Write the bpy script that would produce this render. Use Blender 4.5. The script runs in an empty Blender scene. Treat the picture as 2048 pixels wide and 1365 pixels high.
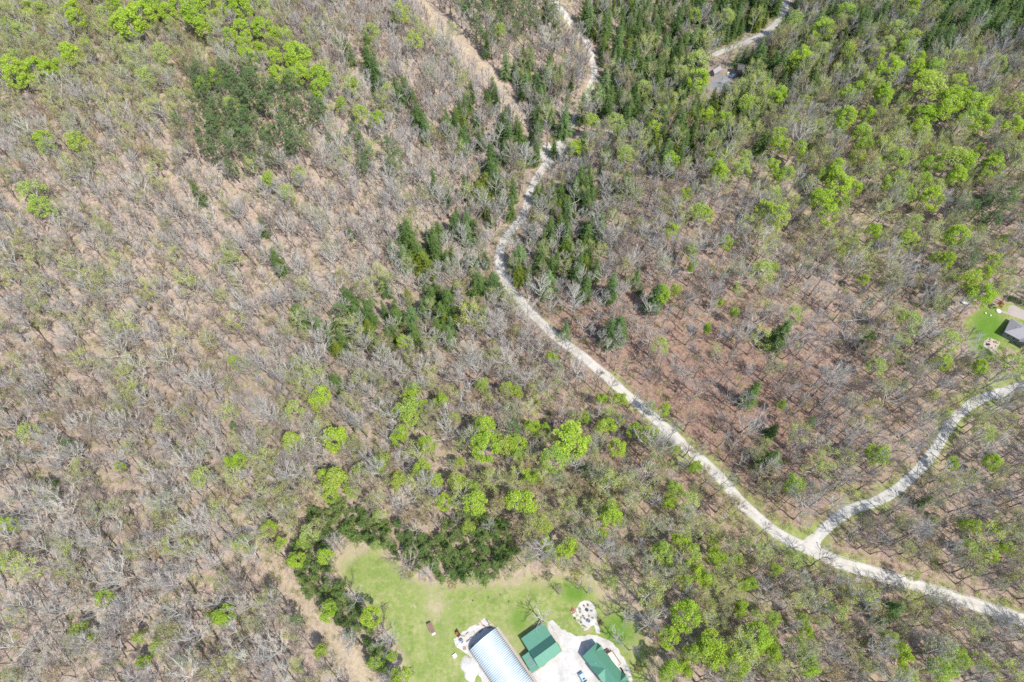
import bpy, bmesh, math, random
import numpy as np
R = math.radians
SC = bpy.context.scene
COL = SC.collection

# ------------------------------------------------------------------ camera, sky, sun, exposure
CAMH = 250.0
FPX = 1274.0                      # focal length in pixels of the 2048 px wide photograph
cam_d = bpy.data.cameras.new("camera"); cam = bpy.data.objects.new("camera", cam_d); COL.objects.link(cam)
cam.location = (0, 0, CAMH); cam.rotation_euler = (R(30), 0, 0)
cam_d.sensor_width = 36; cam_d.lens = FPX / 2048 * 36; cam_d.clip_start = 1; cam_d.clip_end = 20000
SC.camera = cam
SUN_EL, SUN_AZ = 57.0, 136.0      # azimuth clockwise from +Y; light arrives from the south east
world = bpy.data.worlds.new("World"); SC.world = world; world.use_nodes = True
wn = world.node_tree.nodes; wl = world.node_tree.links; wn.clear()
sky = wn.new("ShaderNodeTexSky"); sky.sky_type = 'NISHITA'; sky.sun_disc = False
sky.sun_elevation = R(SUN_EL); sky.sun_rotation = R(SUN_AZ); sky.altitude = 300
bg = wn.new("ShaderNodeBackground"); bg.inputs[1].default_value = 0.15
wo = wn.new("ShaderNodeOutputWorld")
wl.new(sky.outputs[0], bg.inputs[0]); wl.new(bg.outputs[0], wo.inputs[0])
sun_d = bpy.data.lights.new("sun", 'SUN'); sun_d.energy = 3.7; sun_d.angle = R(0.53); sun_d.color = (1, .95, .87)
sun = bpy.data.objects.new("sun", sun_d); COL.objects.link(sun)
sun.rotation_euler = (R(90 - SUN_EL), 0, R(180 - SUN_AZ)); sun.location = (0, 0, 400)
SC.view_settings.view_transform = 'Standard'; SC.view_settings.look = 'None'
SC.view_settings.exposure = 0.68; SC.view_settings.gamma = 1.0
SC.cycles.max_bounces = 4; SC.cycles.diffuse_bounces = 2; SC.cycles.glossy_bounces = 2
SC.cycles.transmission_bounces = 2; SC.cycles.transparent_max_bounces = 4
SC.cycles.use_denoising = False
SC.cycles.caustics_reflective = False; SC.cycles.caustics_refractive = False
SC.cycles.pixel_filter_type = 'BLACKMAN_HARRIS'; SC.cycles.filter_width = 1.6

# ------------------------------------------------------------------ the lie of the land
def sst(t):
    t = np.clip(t, 0, 1); return t * t * (3 - 2 * t)
def seg_dist(x, y, pts):
    """distance from points to a polyline"""
    d = np.full(np.shape(x), 1e9)
    for (ax, ay), (bx, by) in zip(pts[:-1], pts[1:]):
        dx, dy = bx - ax, by - ay
        t = np.clip(((x - ax) * dx + (y - ay) * dy) / (dx * dx + dy * dy + 1e-9), 0, 1)
        d = np.minimum(d, np.hypot(x - ax - t * dx, y - ay - t * dy))
    return d
VALLEY = [(-130, 150), (-70, 172), (-25, 190), (0, 220), (8, 262), (35, 320), (80, 360), (150, 400), (260, 470)]
def hgt(x, y):
    x = np.asarray(x, float); y = np.asarray(y, float)
    d = seg_dist(x, y, VALLEY)
    up = 1 - np.exp(-d * d / (2 * 80.0 ** 2))
    u = -0.75 * x + 0.65 * (y - 150); v = 0.8 * x + 0.6 * (y - 220)
    h = (50 * sst((u - 10) / 300) + 42 * sst((v - 40) / 260)) * up - 11 * np.exp(-d * d / (2 * 42.0 ** 2))
    h = h + 1.6 * np.sin(x / 31 + y / 57 + 1) + 1.3 * np.sin(-x / 43 + y / 29 + 2) + .5 * np.sin(x / 13 + .7) * np.sin(y / 15)
    yd = np.hypot((x - 5) / 62, (y - 28) / 48)
    h = h * sst((yd - .8) / .9)
    return h
RZ = math.sin(R(30)), math.cos(R(30))
def ray(px, py):
    a = (np.asarray(px, float) - 1024) / FPX; b = (682.5 - np.asarray(py, float)) / FPX
    return a, RZ[0] + b * RZ[1], -RZ[1] + b * RZ[0]
def at(px, py, up=0.0):
    """the place on the land (or UP metres above it) that stands at a pixel of the photograph"""
    dx, dy, dz = ray(px, py)
    lo = np.full(np.shape(dx), 90.0); hi = np.full(np.shape(dx), 900.0)
    for _ in range(34):
        m = (lo + hi) / 2
        above = CAMH + m * dz > hgt(m * dx, m * dy) + up
        lo = np.where(above, m, lo); hi = np.where(above, hi, m)
    return lo * dx, lo * dy, hgt(lo * dx, lo * dy)
def flat(px, py, z=0.0):
    dx, dy, dz = ray(px, py); t = (z - CAMH) / dz
    return np.array([float(t * dx), float(t * dy), z])
def proj(x, y, z):
    w = np.asarray(z, float) - CAMH
    dep = y * RZ[0] - w * RZ[1]; upc = y * RZ[1] + w * RZ[0]
    return 1024 + FPX * x / dep, 682.5 - FPX * upc / dep, dep
def inside(px, py, poly):
    r = np.zeros(np.shape(px), bool); n = len(poly)
    for i in range(n):
        (x0, y0), (x1, y1) = poly[i], poly[(i + 1) % n]
        if y0 == y1: continue
        c = ((y0 > py) != (y1 > py)) & (px < (x1 - x0) * (py - y0) / (y1 - y0) + x0)
        r ^= c
    return r
def blob(px, py, cx, cy, rx, ry):
    return np.exp(-(((px - cx) / rx) ** 2 + ((py - cy) / ry) ** 2))

# outlines read off the photograph (pixels), put on the land with at()
CLEARING = [(690, 1104), (740, 1098), (800, 1134), (830, 1162), (900, 1172), (960, 1170), (1040, 1155), (1090, 1162), (1130, 1152), (1180, 1165),
            (1235, 1200), (1275, 1250), (1295, 1300), (1295, 1450), (835, 1450), (815, 1330), (775, 1262), (735, 1212), (685, 1165)]
TANPATH = [(455, 1015), (500, 1050), (540, 1120), (585, 1185), (640, 1235), (700, 1310), (760, 1400), (800, 1470)]
TANW = [14, 22, 22, 26, 34, 40, 42, 42]
CUT = [(795, -90), (830, -30), (868, 40), (915, 85), (965, 130), (1010, 185), (1045, 245)]
LAWN2 = [(1925, 640), (1960, 618), (1990, 612), (2020, 605), (2120, 640), (2120, 740), (2048, 705), (2010, 690), (1985, 720), (1950, 715), (1935, 690)]
ROAD_MAIN = [(2130, 1268), (2048, 1241), (1940, 1206), (1836, 1173), (1736, 1143), (1676, 1126), (1618, 1099), (1561, 1070), (1536, 1053), (1486, 1009), (1450, 968),
             (1414, 930), (1374, 897), (1329, 855), (1274, 807), (1244, 782), (1209, 750), (1174, 720), (1129, 687), (1105, 668), (1064, 628),
             (1036, 598), (1012, 565), (1000, 535), (999, 507), (1005, 486), (1016, 470), (1030, 453), (1046, 432), (1056, 404), (1062, 380), (1078, 349), (1096, 325),
             (1112, 310), (1140, 292), (1174, 277), (1211, 266), (1240, 258)]
ROAD_UP = [(1100, 318), (1118, 290), (1148, 243), (1166, 202), (1179, 176), (1189, 152), (1187, 130), (1181, 106), (1172, 80), (1144, 50), (1128, 27), (1109, 0), (1085, -40)]
ROAD_TOP = [(1424, 112), (1434, 107), (1480, 90), (1499, 82), (1534, 63), (1559, 40), (1570, 12), (1573, -12), (1570, -50)]
ROAD_SIDE = [(1622, 1098), (1634, 1076), (1652, 1057), (1677, 1034), (1714, 1015), (1757, 1001), (1789, 982), (1821, 955), (1836, 942), (1866, 907), (1886, 874),
             (1901, 847), (1926, 820), (1961, 799), (2006, 784), (2048, 773), (2130, 755)]
def wpath(p):
    a = np.array(p, float); return np.stack(at(a[:, 0], a[:, 1]), 1)
def smooth_path(p, step=2.0):
    """Catmull-Rom through the points, resampled"""
    p = np.array(p, float); out = []
    q = np.vstack([2 * p[0] - p[1], p, 2 * p[-1] - p[-2]])
    for i in range(1, len(q) - 2):
        n = max(2, int(np.linalg.norm(q[i + 1, :2] - q[i, :2]) / step))
        for t in np.linspace(0, 1, n, endpoint=False):
            out.append(.5 * (2 * q[i] + (q[i + 1] - q[i - 1]) * t + (2 * q[i - 1] - 5 * q[i] + 4 * q[i + 1] - q[i + 2]) * t * t + (3 * q[i] - q[i - 1] - 3 * q[i + 1] + q[i + 2]) * t ** 3))
    out.append(q[-2]); return np.array(out)
ROADS = {k: smooth_path(wpath(p)) for k, p in dict(main=ROAD_MAIN, up=ROAD_UP, top=ROAD_TOP, side=ROAD_SIDE).items()}
ROADW = dict(main=2.35, up=2.3, top=2.4, side=2.1)

# ------------------------------------------------------------------ materials
def mat(name, nodes_fn):
    m = bpy.data.materials.new(name); m.use_nodes = True
    nt = m.node_tree; nt.nodes.clear(); out = nt.nodes.new("ShaderNodeOutputMaterial")
    N = lambda t, **k: _node(nt, t, **k)
    L = lambda a, b: nt.links.new(a, b)
    L(nodes_fn(N, L), out.inputs[0]); return m
def _node(nt, t, **k):
    n = nt.nodes.new("ShaderNode" + t)
    for a, b in k.items():
        if a.startswith("i_"):
            key = a[2:]; key = int(key) if key.isdigit() else key.replace("_", " ")
            n.inputs[key].default_value = b
        else: setattr(n, a, b)
    return n
def rgb(c): return (c[0], c[1], c[2], 1)
def mixc(N, L, fac, a, b, blend='MIX'):
    n = N("MixRGB", blend_type=blend)
    for s, v in ((0, fac), (1, a), (2, b)):
        if hasattr(v, "is_output"): L(v, n.inputs[s])
        elif isinstance(v, (int, float)): n.inputs[s].default_value = v
        else: n.inputs[s].default_value = rgb(v)
    return n.outputs[0]
def ramp(N, L, src, stops):
    r = N("ValToRGB"); e = r.color_ramp.elements
    while len(e) < len(stops): e.new(.5)
    for i, (p, c) in enumerate(stops):
        e[i].position = p; e[i].color = rgb(c if hasattr(c, "__len__") else (c, c, c))
    L(src, r.inputs[0]); return r.outputs[0]
def plain(name, c, rough=.6, metal=0.0, noise=.18, scale=2.0, spec=.3):
    def f(N, L):
        t = N("TexCoord"); n = N("TexNoise", i_Scale=scale, i_Detail=5.0); L(t.outputs["Object"], n.inputs["Vector"])
        col = ramp(N, L, n.outputs[0], [(.3, tuple(x * (1 - noise) for x in c)), (.7, tuple(min(1, x * (1 + noise)) for x in c))])
        b = N("BsdfPrincipled", i_Roughness=rough, i_Metallic=metal); b.inputs["Specular IOR Level"].default_value = spec
        L(col, b.inputs["Base Color"]); return b.outputs[0]
    return mat(name, f)
def bark_mat(name, c1, c2):
    def f(N, L):
        oi = N("ObjectInfo"); t = N("TexCoord"); n = N("TexNoise", i_Scale=1.3, i_Detail=4.0); L(t.outputs["Object"], n.inputs["Vector"])
        c = mixc(N, L, oi.outputs["Random"], c1, c2)
        c = mixc(N, L, n.outputs[0], c, tuple(x * .72 for x in c2), 'MIX')
        b = N("BsdfDiffuse"); L(c, b.inputs[0]); return b.outputs[0]
    return mat(name, f)
def leaf_mat(name, c1, c2, trans=.35, tcol=None):
    def f(N, L):
        oi = N("ObjectInfo"); g = N("NewGeometry")
        c = mixc(N, L, oi.outputs["Random"], c1, c2)
        hs = N("HueSaturation"); L(c, hs.inputs["Color"])
        ma = N("MapRange"); L(g.outputs["Random Per Island"], ma.inputs[0]); ma.inputs[3].default_value = .72; ma.inputs[4].default_value = 1.28
        L(ma.outputs[0], hs.inputs["Value"])
        d = N("BsdfDiffuse"); L(hs.outputs[0], d.inputs[0])
        tr = N("BsdfTranslucent"); L(mixc(N, L, .5, hs.outputs[0], tcol or c1), tr.inputs[0])
        mx = N("MixShader", i_0=trans); L(d.outputs[0], mx.inputs[1]); L(tr.outputs[0], mx.inputs[2])
        return mx.outputs[0]
    return mat(name, f)
M = {}
M['bark_pale'] = bark_mat('pale_bark', (.56, .52, .46), (.40, .36, .32))
M['bark_grey'] = bark_mat('grey_bark', (.40, .36, .33), (.29, .25, .23))
M['bark_brown'] = bark_mat('brown_bark', (.30, .24, .20), (.22, .175, .15))
M['twig_pale'] = bark_mat('pale_twigs', (.66, .63, .55), (.54, .515, .455))
M['twig_grey'] = bark_mat('grey_twigs', (.55, .515, .47), (.44, .41, .385))
M['twig_brown'] = bark_mat('brown_twigs', (.47, .395, .335), (.38, .315, .275))
M['bud_olive'] = leaf_mat('olive_buds', (.42, .44, .12), (.36, .40, .14), .35)
M['bud_yellow'] = leaf_mat('yellow_green_buds', (.48, .52, .10), (.42, .49, .13), .35)
M['bud_rust'] = leaf_mat('rusty_buds', (.48, .34, .16), (.43, .36, .17), .35)
M['bud_grey'] = leaf_mat('grey_green_buds', (.41, .44, .22), (.36, .42, .19), .35)
M['leaf_lime'] = leaf_mat('lime_leaves', (.52, .66, .10), (.42, .59, .085), .48)
M['leaf_fresh'] = leaf_mat('fresh_leaves', (.43, .58, .13), (.54, .62, .13), .48)
M['leaf_pale'] = leaf_mat('pale_leaves', (.52, .61, .20), (.45, .55, .17), .45)
M['needle_pine'] = leaf_mat('pine_needles', (.20, .29, .115), (.15, .24, .09), .33)
M['needle_young'] = leaf_mat('young_pine_needles', (.24, .34, .095), (.15, .25, .075), .33)
M['needle_dark'] = leaf_mat('dark_needles', (.10, .175, .055), (.14, .215, .055), .3)
M['needle_yellow'] = leaf_mat('yellow_green_needles', (.20, .25, .035), (.15, .22, .04), .3)
M['leaf_red'] = leaf_mat('orange_red_leaves', (.55, .16, .06), (.50, .20, .07), .3)
M['leaf_purple'] = leaf_mat('purple_leaves', (.22, .10, .10), (.20, .09, .09), .3)
M['leaf_pink'] = leaf_mat('mauve_blossom', (.50, .38, .42), (.46, .36, .40), .3)
M['leaf_hedge'] = leaf_mat('hedge_leaves', (.07, .14, .04), (.09, .16, .05), .3)

def ground_nodes(N, L):
    geo = N("NewGeometry"); pos = geo.outputs["Position"]
    def noise(s, det=6.0, rough=.6):
        n = N("TexNoise", i_Scale=s, i_Detail=det, i_Roughness=rough); L(pos, n.inputs["Vector"]); return n.outputs[0]
    def att(a):
        n = N("Attribute", attribute_name=a); return n.outputs["Fac"]
    big, mid, fine, tiny = noise(.018), noise(.13, 8, .68), noise(.75, 8, .75), noise(2.6, 4, .7)
    lit = ramp(N, L, mid, [(.25, (.19, .14, .11)), (.42, (.29, .22, .18)), (.6, (.365, .285, .235)), (.78, (.46, .375, .32))])
    lit2 = ramp(N, L, fine, [(.24, (.07, .05, .038)), (.40, (.21, .155, .122)), (.54, (.365, .28, .23)), (.72, (.63, .545, .48))])
    lit = mixc(N, L, .62, lit, lit2)
    lit = mixc(N, L, ramp(N, L, noise(.33, 5), [(.5, 0.), (.68, .5)]), lit, (.24, .25, .10))
    red = ramp(N, L, fine, [(.25, (.08, .045, .032)), (.46, (.21, .125, .09)), (.75, (.40, .28, .21))])
    lit = mixc(N, L, att("red"), lit, red)
    lit = mixc(N, L, ramp(N, L, tiny, [(.5, 0.), (.72, .55)]), lit, (.62, .52, .44))
    lit = mixc(N, L, ramp(N, L, tiny, [(.28, .55), (.42, 0.)]), lit, (.12, .08, .06))  # dark specks: small twig shadows painted into the litter colour
    gr = ramp(N, L, mid, [(.3, (.13, .21, .045)), (.5, (.235, .285, .085)), (.68, (.42, .38, .20))])
    gr2 = ramp(N, L, fine, [(.25, (.09, .16, .03)), (.5, (.20, .26, .07)), (.78, (.44, .41, .22))])
    gr = mixc(N, L, .5, gr, gr2)
    dry = ramp(N, L, fine, [(.2, (.27, .21, .13)), (.45, (.40, .325, .22)), (.6, (.45, .375, .265)), (.8, (.56, .49, .37))])
    def mask(a, lo, hi, k=.9):
        m1 = N("Math", operation='SUBTRACT'); L(mid, m1.inputs[0]); m1.inputs[1].default_value = .5
        m0 = N("Math", operation='MULTIPLY_ADD'); L(m1.outputs[0], m0.inputs[0]); m0.inputs[1].default_value = k; L(att(a), m0.inputs[2])
        f1 = N("Math", operation='SUBTRACT'); L(fine, f1.inputs[0]); f1.inputs[1].default_value = .5
        m2 = N("Math", operation='MULTIPLY_ADD'); L(f1.outputs[0], m2.inputs[0]); m2.inputs[1].default_value = k; L(m0.outputs[0], m2.inputs[2])
        r = N("MapRange"); L(m2.outputs[0], r.inputs[0]); r.inputs[1].default_value = lo; r.inputs[2].default_value = hi; return r.outputs[0]
    c = mixc(N, L, mask("dry", .25, .75), lit, dry)
    gr = mixc(N, L, ramp(N, L, noise(.42, 6, .7), [(.52, 0.), (.64, .6)]), gr, (.36, .31, .17))
    gr = mixc(N, L, ramp(N, L, noise(.21, 5, .6), [(.3, .55), (.45, 0.)]), gr, (.10, .165, .03))
    c = mixc(N, L, mask("grass", .3, .7, 1.5), c, gr)
    c = mixc(N, L, mask("lush", .3, .75), c, mixc(N, L, fine, (.075, .17, .022), (.16, .26, .045)))
    c = mixc(N, L, mask("bare", .35, .65), c, ramp(N, L, fine, [(.25, (.46, .38, .29)), (.7, (.66, .59, .5))]))
    b = N("BsdfDiffuse"); L(c, b.inputs[0])
    bp = N("Bump", i_Strength=.6, i_Distance=.35); L(fine, bp.inputs["Height"]); L(bp.outputs[0], b.inputs["Normal"])
    return b.outputs[0]
M['ground'] = mat('forest_floor', ground_nodes)
def gravel_nodes(c0, c1, c2):
    def f(N, L):
        geo = N("NewGeometry"); pos = geo.outputs["Position"]
        def noise(s, det=6.0, rough=.65):
            n = N("TexNoise", i_Scale=s, i_Detail=det, i_Roughness=rough); L(pos, n.inputs["Vector"]); return n.outputs[0]
        a = ramp(N, L, noise(.16, 8, .7), [(.36, c0), (.5, c1), (.62, c2)])
        bcol = ramp(N, L, noise(1.6, 8, .75), [(.25, tuple(x * .82 for x in c1)), (.5, c1), (.75, tuple(min(.9, x * 1.08) for x in c2))])
        e = N("Attribute", attribute_name="edge").outputs["Fac"]
        c = mixc(N, L, .5, a, bcol)
        em = N("Math", operation='MULTIPLY'); L(e, em.inputs[0]); L(noise(.9), em.inputs[1])
        c = mixc(N, L, ramp(N, L, em.outputs[0], [(.28, 0.), (.55, .7)]), c, (.29, .27, .17))
        b = N("BsdfDiffuse"); L(c, b.inputs[0]); return b.outputs[0]
    return f
M['gravel'] = mat('pale_gravel', gravel_nodes((.38, .355, .31), (.49, .465, .425), (.56, .54, .50)))
M['gravel_grey'] = mat('grey_gravel', gravel_nodes((.34, .33, .305), (.44, .43, .40), (.52, .505, .475)))
M['gravel_white'] = mat('white_gravel', gravel_nodes((.31, .285, .24), (.48, .465, .435), (.63, .62, .60)))
M['concrete'] = mat('pinkish_concrete', gravel_nodes((.33, .28, .255), (.38, .33, .30), (.42, .37, .335)))
M['asphalt_old'] = mat('old_asphalt', gravel_nodes((.20, .20, .20), (.26, .26, .26), (.32, .31, .30)))
def roof_mat(name, c, rough=.38, sc=.9, axis=(1, 0, 0)):
    def f(N, L):
        geo = N("NewGeometry"); dt = N("VectorMath", operation='DOT_PRODUCT'); L(geo.outputs["Position"], dt.inputs[0]); dt.inputs[1].default_value = axis
        w = N("Math", operation='MULTIPLY'); L(dt.outputs["Value"], w.inputs[0]); w.inputs[1].default_value = sc * 6.283
        s = N("Math", operation='SINE'); L(w.outputs[0], s.inputs[0])
        n = N("TexNoise", i_Scale=.8, i_Detail=6.0, i_Roughness=.7); L(geo.outputs["Position"], n.inputs["Vector"])
        col = ramp(N, L, n.outputs[0], [(.3, tuple(x * .93 for x in c)), (.55, c), (.8, tuple(x * 1.06 for x in c))])
        b = N("BsdfPrincipled", i_Roughness=rough); L(col, b.inputs["Base Color"])
        bp = N("Bump", i_Strength=.22, i_Distance=.03); L(s.outputs[0], bp.inputs["Height"]); L(bp.outputs[0], b.inputs["Normal"])
        return b.outputs[0]
    return mat(name, f)
M['white'] = plain('white_paint', (.78, .78, .76), .45, noise=.06)
M['cream'] = plain('cream_boards', (.70, .63, .52), .6, noise=.08, scale=5)
M['navy'] = plain('dark_navy_paint', (.03, .035, .05), .6)
M['black'] = plain('black_plastic', (.02, .02, .022), .5)
M['darkwood'] = plain('weathered_boards', (.17, .13, .10), .8)
M['wood'] = plain('bare_lumber', (.42, .30, .19), .8)
M['siding'] = plain('tan_siding', (.45, .40, .33), .7, noise=.06)
M['greysiding'] = plain('slate_siding', (.20, .23, .25), .7, noise=.08)
M['rust'] = plain('rusty_brown_sheet', (.20, .115, .095), .65, noise=.25)
M['redpaint'] = plain('faded_red_paint', (.36, .09, .06), .5)
M['bluepaint'] = plain('pale_blue_paint', (.42, .52, .62), .25, noise=.02, spec=.6)
M['silver'] = plain('silver_paint', (.6, .61, .62), .25, noise=.02, spec=.6)
M['glass'] = plain('dark_glass', (.025, .03, .04), .08, noise=0.0, spec=.8)
M['rubber'] = plain('black_rubber', (.015, .015, .015), .8)
M['lamp'] = plain('clear_lens', (.7, .7, .68), .1)
M['redlens'] = plain('red_lens', (.4, .02, .02), .2)
M['shingle'] = plain('grey_shingles', (.30, .29, .30), .85, noise=.16, scale=3.0)
M['shingle_dark'] = plain('dark_shingles', (.09, .085, .08), .85, noise=.25, scale=3.0)
M['galv'] = plain('galvanised_steel', (.66, .67, .67), .45, metal=.15, noise=.05)
M['stone'] = plain('tan_stone', (.42, .36, .29), .85, noise=.3, scale=4)
M['terracotta'] = plain('brick_red', (.36, .17, .13), .8, noise=.25, scale=3)
M['tarp'] = plain('blue_tarp', (.10, .14, .22), .5)
M['yellow'] = plain('yellow_paint', (.6, .45, .06), .5)
M['skylight'] = plain('grey_violet_panel', (.23, .22, .26), .3)

# ------------------------------------------------------------------ mesh helpers
class MB:
    """collects shapes and links them as ONE mesh object"""
    def __init__(s): s.v, s.f, s.m = [], [], []
    def add(s, v, f, m=0):
        o = len(s.v); s.v.extend([tuple(map(float, p)) for p in v]); s.f.extend([tuple(i + o for i in q) for q in f]); s.m.extend([m] * len(f)); return s
    def box(s, c, d, rz=0.0, m=0):
        ca, sa = math.cos(rz), math.sin(rz); v = []
        for z in (-.5, .5):
            for x, y in ((-.5, -.5), (.5, -.5), (.5, .5), (-.5, .5)):
                X, Y = x * d[0], y * d[1]; v.append((c[0] + X * ca - Y * sa, c[1] + X * sa + Y * ca, c[2] + z * d[2]))
        return s.add(v, [(3, 2, 1, 0), (4, 5, 6, 7), (0, 1, 5, 4), (1, 2, 6, 5), (2, 3, 7, 6), (3, 0, 4, 7)], m)
    def tube(s, pts, rad, n=6, m=0, cap=True):
        pts = np.array(pts, float); v = []
        for i, p in enumerate(pts):
            t = pts[min(i + 1, len(pts) - 1)] - pts[max(i - 1, 0)]; t = t / (np.linalg.norm(t) + 1e-9)
            a = np.cross(t, (0, 0, 1) if abs(t[2]) < .9 else (1, 0, 0)); a /= np.linalg.norm(a); b = np.cross(t, a)
            for k in range(n):
                an = 2 * math.pi * k / n; v.append(p + rad[i] * (a * math.cos(an) + b * math.sin(an)))
        f = []
        for i in range(len(pts) - 1):
            for k in range(n):
                f.append((i * n + k, i * n + (k + 1) % n, (i + 1) * n + (k + 1) % n, (i + 1) * n + k))
        if cap: f.append(tuple(range(n))[::-1]); f.append(tuple(range((len(pts) - 1) * n, len(pts) * n)))
        return s.add(v, f, m)
    def spike(s, p, q, r, m=0):
        p = np.array(p, float); q = np.array(q, float); t = q - p; t /= np.linalg.norm(t) + 1e-9
        a = np.cross(t, (0, 0, 1) if abs(t[2]) < .9 else (1, 0, 0)); a /= np.linalg.norm(a); b = np.cross(t, a)
        v = [p + r * a, p + r * (-.5 * a + .866 * b), p + r * (-.5 * a - .866 * b), q]
        return s.add(v, [(0, 1, 3), (1, 2, 3), (2, 0, 3)], m)
    def prism(s, poly, z0, z1, m=0):
        n = len(poly); v = [(x, y, z0) for x, y in poly] + [(x, y, z1) for x, y in poly]
        return s.add(v, [tuple(range(n))[::-1], tuple(range(n, 2 * n))] + [(i, (i + 1) % n, (i + 1) % n + n, i + n) for i in range(n)], m)
    def panel(s, quad, th=.12, m=0):
        """a slab of even thickness under a planar polygon"""
        q = np.array(quad, float); nrm = np.cross(q[1] - q[0], q[2] - q[0]); nrm /= np.linalg.norm(nrm)
        if nrm[2] < 0: nrm = -nrm
        n = len(q); v = list(q) + list(q - nrm * th)
        return s.add(v, [tuple(range(n)), tuple(range(n, 2 * n))[::-1]] + [(i, i + n, (i + 1) % n + n, (i + 1) % n) for i in range(n)], m)
    def cyl(s, c, r, h, n=14, m=0, r2=None):
        return s.tube([(c[0], c[1], c[2]), (c[0], c[1], c[2] + h)], [r, r if r2 is None else r2], n, m)
    def ball(s, c, r, m=0, nu=10, nv=7, jit=0.0, rng=random):
        v, f = [], []
        for i in range(nv + 1):
            th = math.pi * i / nv
            for k in range(nu):
                ph = 2 * math.pi * k / nu; j = 1 + jit * (rng.random() - .5)
                v.append((c[0] + r[0] * j * math.sin(th) * math.cos(ph), c[1] + r[1] * j * math.sin(th) * math.sin(ph), c[2] + r[2] * j * math.cos(th)))
        for i in range(nv):
            for k in range(nu): f.append((i * nu + k, i * nu + (k + 1) % nu, (i + 1) * nu + (k + 1) % nu, (i + 1) * nu + k))
        return s.add(v, f, m)
    def mesh(s, name, mats, smooth=False, fix=True):
        me = bpy.data.meshes.new(name); me.from_pydata(s.v, [], s.f)
        for x in mats: me.materials.append(x)
        if len(mats) > 1: me.polygons.foreach_set("material_index", s.m)
        if fix:
            bm = bmesh.new(); bm.from_mesh(me); bmesh.ops.recalc_face_normals(bm, faces=bm.faces); bm.to_mesh(me); bm.free()
        if smooth: me.polygons.foreach_set("use_smooth", [True] * len(me.polygons))
        me.update(); return me
    def build(s, name, mats, parent=None, smooth=False, loc=None):
        if not isinstance(mats, (list, tuple)): mats = [mats]
        o = bpy.data.objects.new(name, s.mesh(name, mats, smooth)); COL.objects.link(o)
        if parent is not None: o.parent = parent
        if loc is not None: o.location = loc
        return o
def tag(o, label=None, cat=None, group=None, kind=None):
    if label: o['label'] = label
    if cat: o['category'] = cat
    if group: o['group'] = group
    if kind: o['kind'] = kind
    return o
def empty(name, loc, rz=0.0, label=None, cat=None, group=None, scale=None):
    o = bpy.data.objects.new(name, None); COL.objects.link(o); o.location = tuple(map(float, loc)); o.rotation_euler = (0, 0, rz)
    o.empty_display_size = .2
    if scale is not None: o.scale = scale
    return tag(o, label, cat, group)
def copy_thing(root, loc, rz, label=None, group=None, scale=None):
    r = root.copy(); COL.objects.link(r); r.location = tuple(map(float, loc)); r.rotation_euler = (0, 0, rz)
    if scale is not None: r.scale = scale
    if label: r['label'] = label
    if group: r['group'] = group
    for ch in root.children:
        c = ch.copy(); COL.objects.link(c); c.parent = r
        for g in ch.children:
            d = g.copy(); COL.objects.link(d); d.parent = c
    return r

# ------------------------------------------------------------------ ground
def axis(lo, hi, step, far):
    a = np.arange(lo, hi + step, step); g = [hi + step * 2 ** k for k in range(1, 14) if step * 2 ** k < far] ; l = [lo - step * 2 ** k for k in range(1, 14) if step * 2 ** k < far]
    return np.array(l[::-1] + list(a) + g)
gx = axis(-440, 440, 1.6, 5000); gy = axis(-40, 500, 1.6, 6000)
GX, GY = np.meshgrid(gx, gy); GZ = hgt(GX, GY)
nx, ny = len(gx), len(gy)
idx = np.arange(nx * ny).reshape(ny, nx)
faces = np.stack([idx[:-1, :-1], idx[:-1, 1:], idx[1:, 1:], idx[1:, :-1]], -1).reshape(-1, 4)
me = bpy.data.meshes.new("ground")
me.vertices.add(nx * ny); me.vertices.foreach_set("co", np.stack([GX, GY, GZ], -1).astype(np.float32).ravel())
me.loops.add(faces.size); me.loops.foreach_set("vertex_index", faces.ravel().astype(np.int32))
me.polygons.add(len(faces)); me.polygons.foreach_set("loop_start", np.arange(0, faces.size, 4, dtype=np.int32)); me.polygons.foreach_set("loop_total", np.full(len(faces), 4, np.int32))
me.update(calc_edges=True); me.polygons.foreach_set("use_smooth", [True] * len(me.polygons)); me.materials.append(M['ground'])
PX, PY, PD = proj(GX, GY, GZ)
front = PD > 20
def edge_poly(poly, soft):
    d = seg_dist(PX, PY, poly + [poly[0]]); s = np.where(inside(PX, PY, poly), 1, -1)
    return np.clip(.5 + s * d / (2 * soft), 0, 1) * front
def edge_path(path, w, soft):
    d = seg_dist(PX, PY, path); return np.clip(.5 - (d - w) / (2 * soft), 0, 1) * front
tan = np.zeros_like(PX)
for i in range(len(TANPATH) - 1):
    tan = np.maximum(tan, edge_path(TANPATH[i:i + 2], (TANW[i] + TANW[i + 1]) / 2 * .7, 24) * .7)
grass = edge_poly(CLEARING, 17)
lawn2 = edge_poly(LAWN2, 6)
rd = np.minimum(seg_dist(GX, GY, ROADS['main'][:, :2]), seg_dist(GX, GY, ROADS['side'][:, :2]))
verge = np.clip(1 - (rd - 2) / 7, 0, 1) * .62
verge *= np.where((PX > 1180) & (PX < 2100) & (PY > 740), 1, .55)
nzm = .5 + .5 * np.sin(GX / 9.7 + 1.3 * np.sin(GY / 13)) * np.sin(GY / 11.3 + np.sin(GX / 17))
dry_in = grass * (.32 + .5 * blob(PX, PY, 1040, 1165, 110, 26) + .6 * blob(PX, PY, 870, 1220, 40, 75) + .4 * blob(PX, PY, 690, 1105, 40, 20) + .5 * blob(PX, PY, 1215, 1180, 30, 40) + .5 * nzm * nzm)
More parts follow.
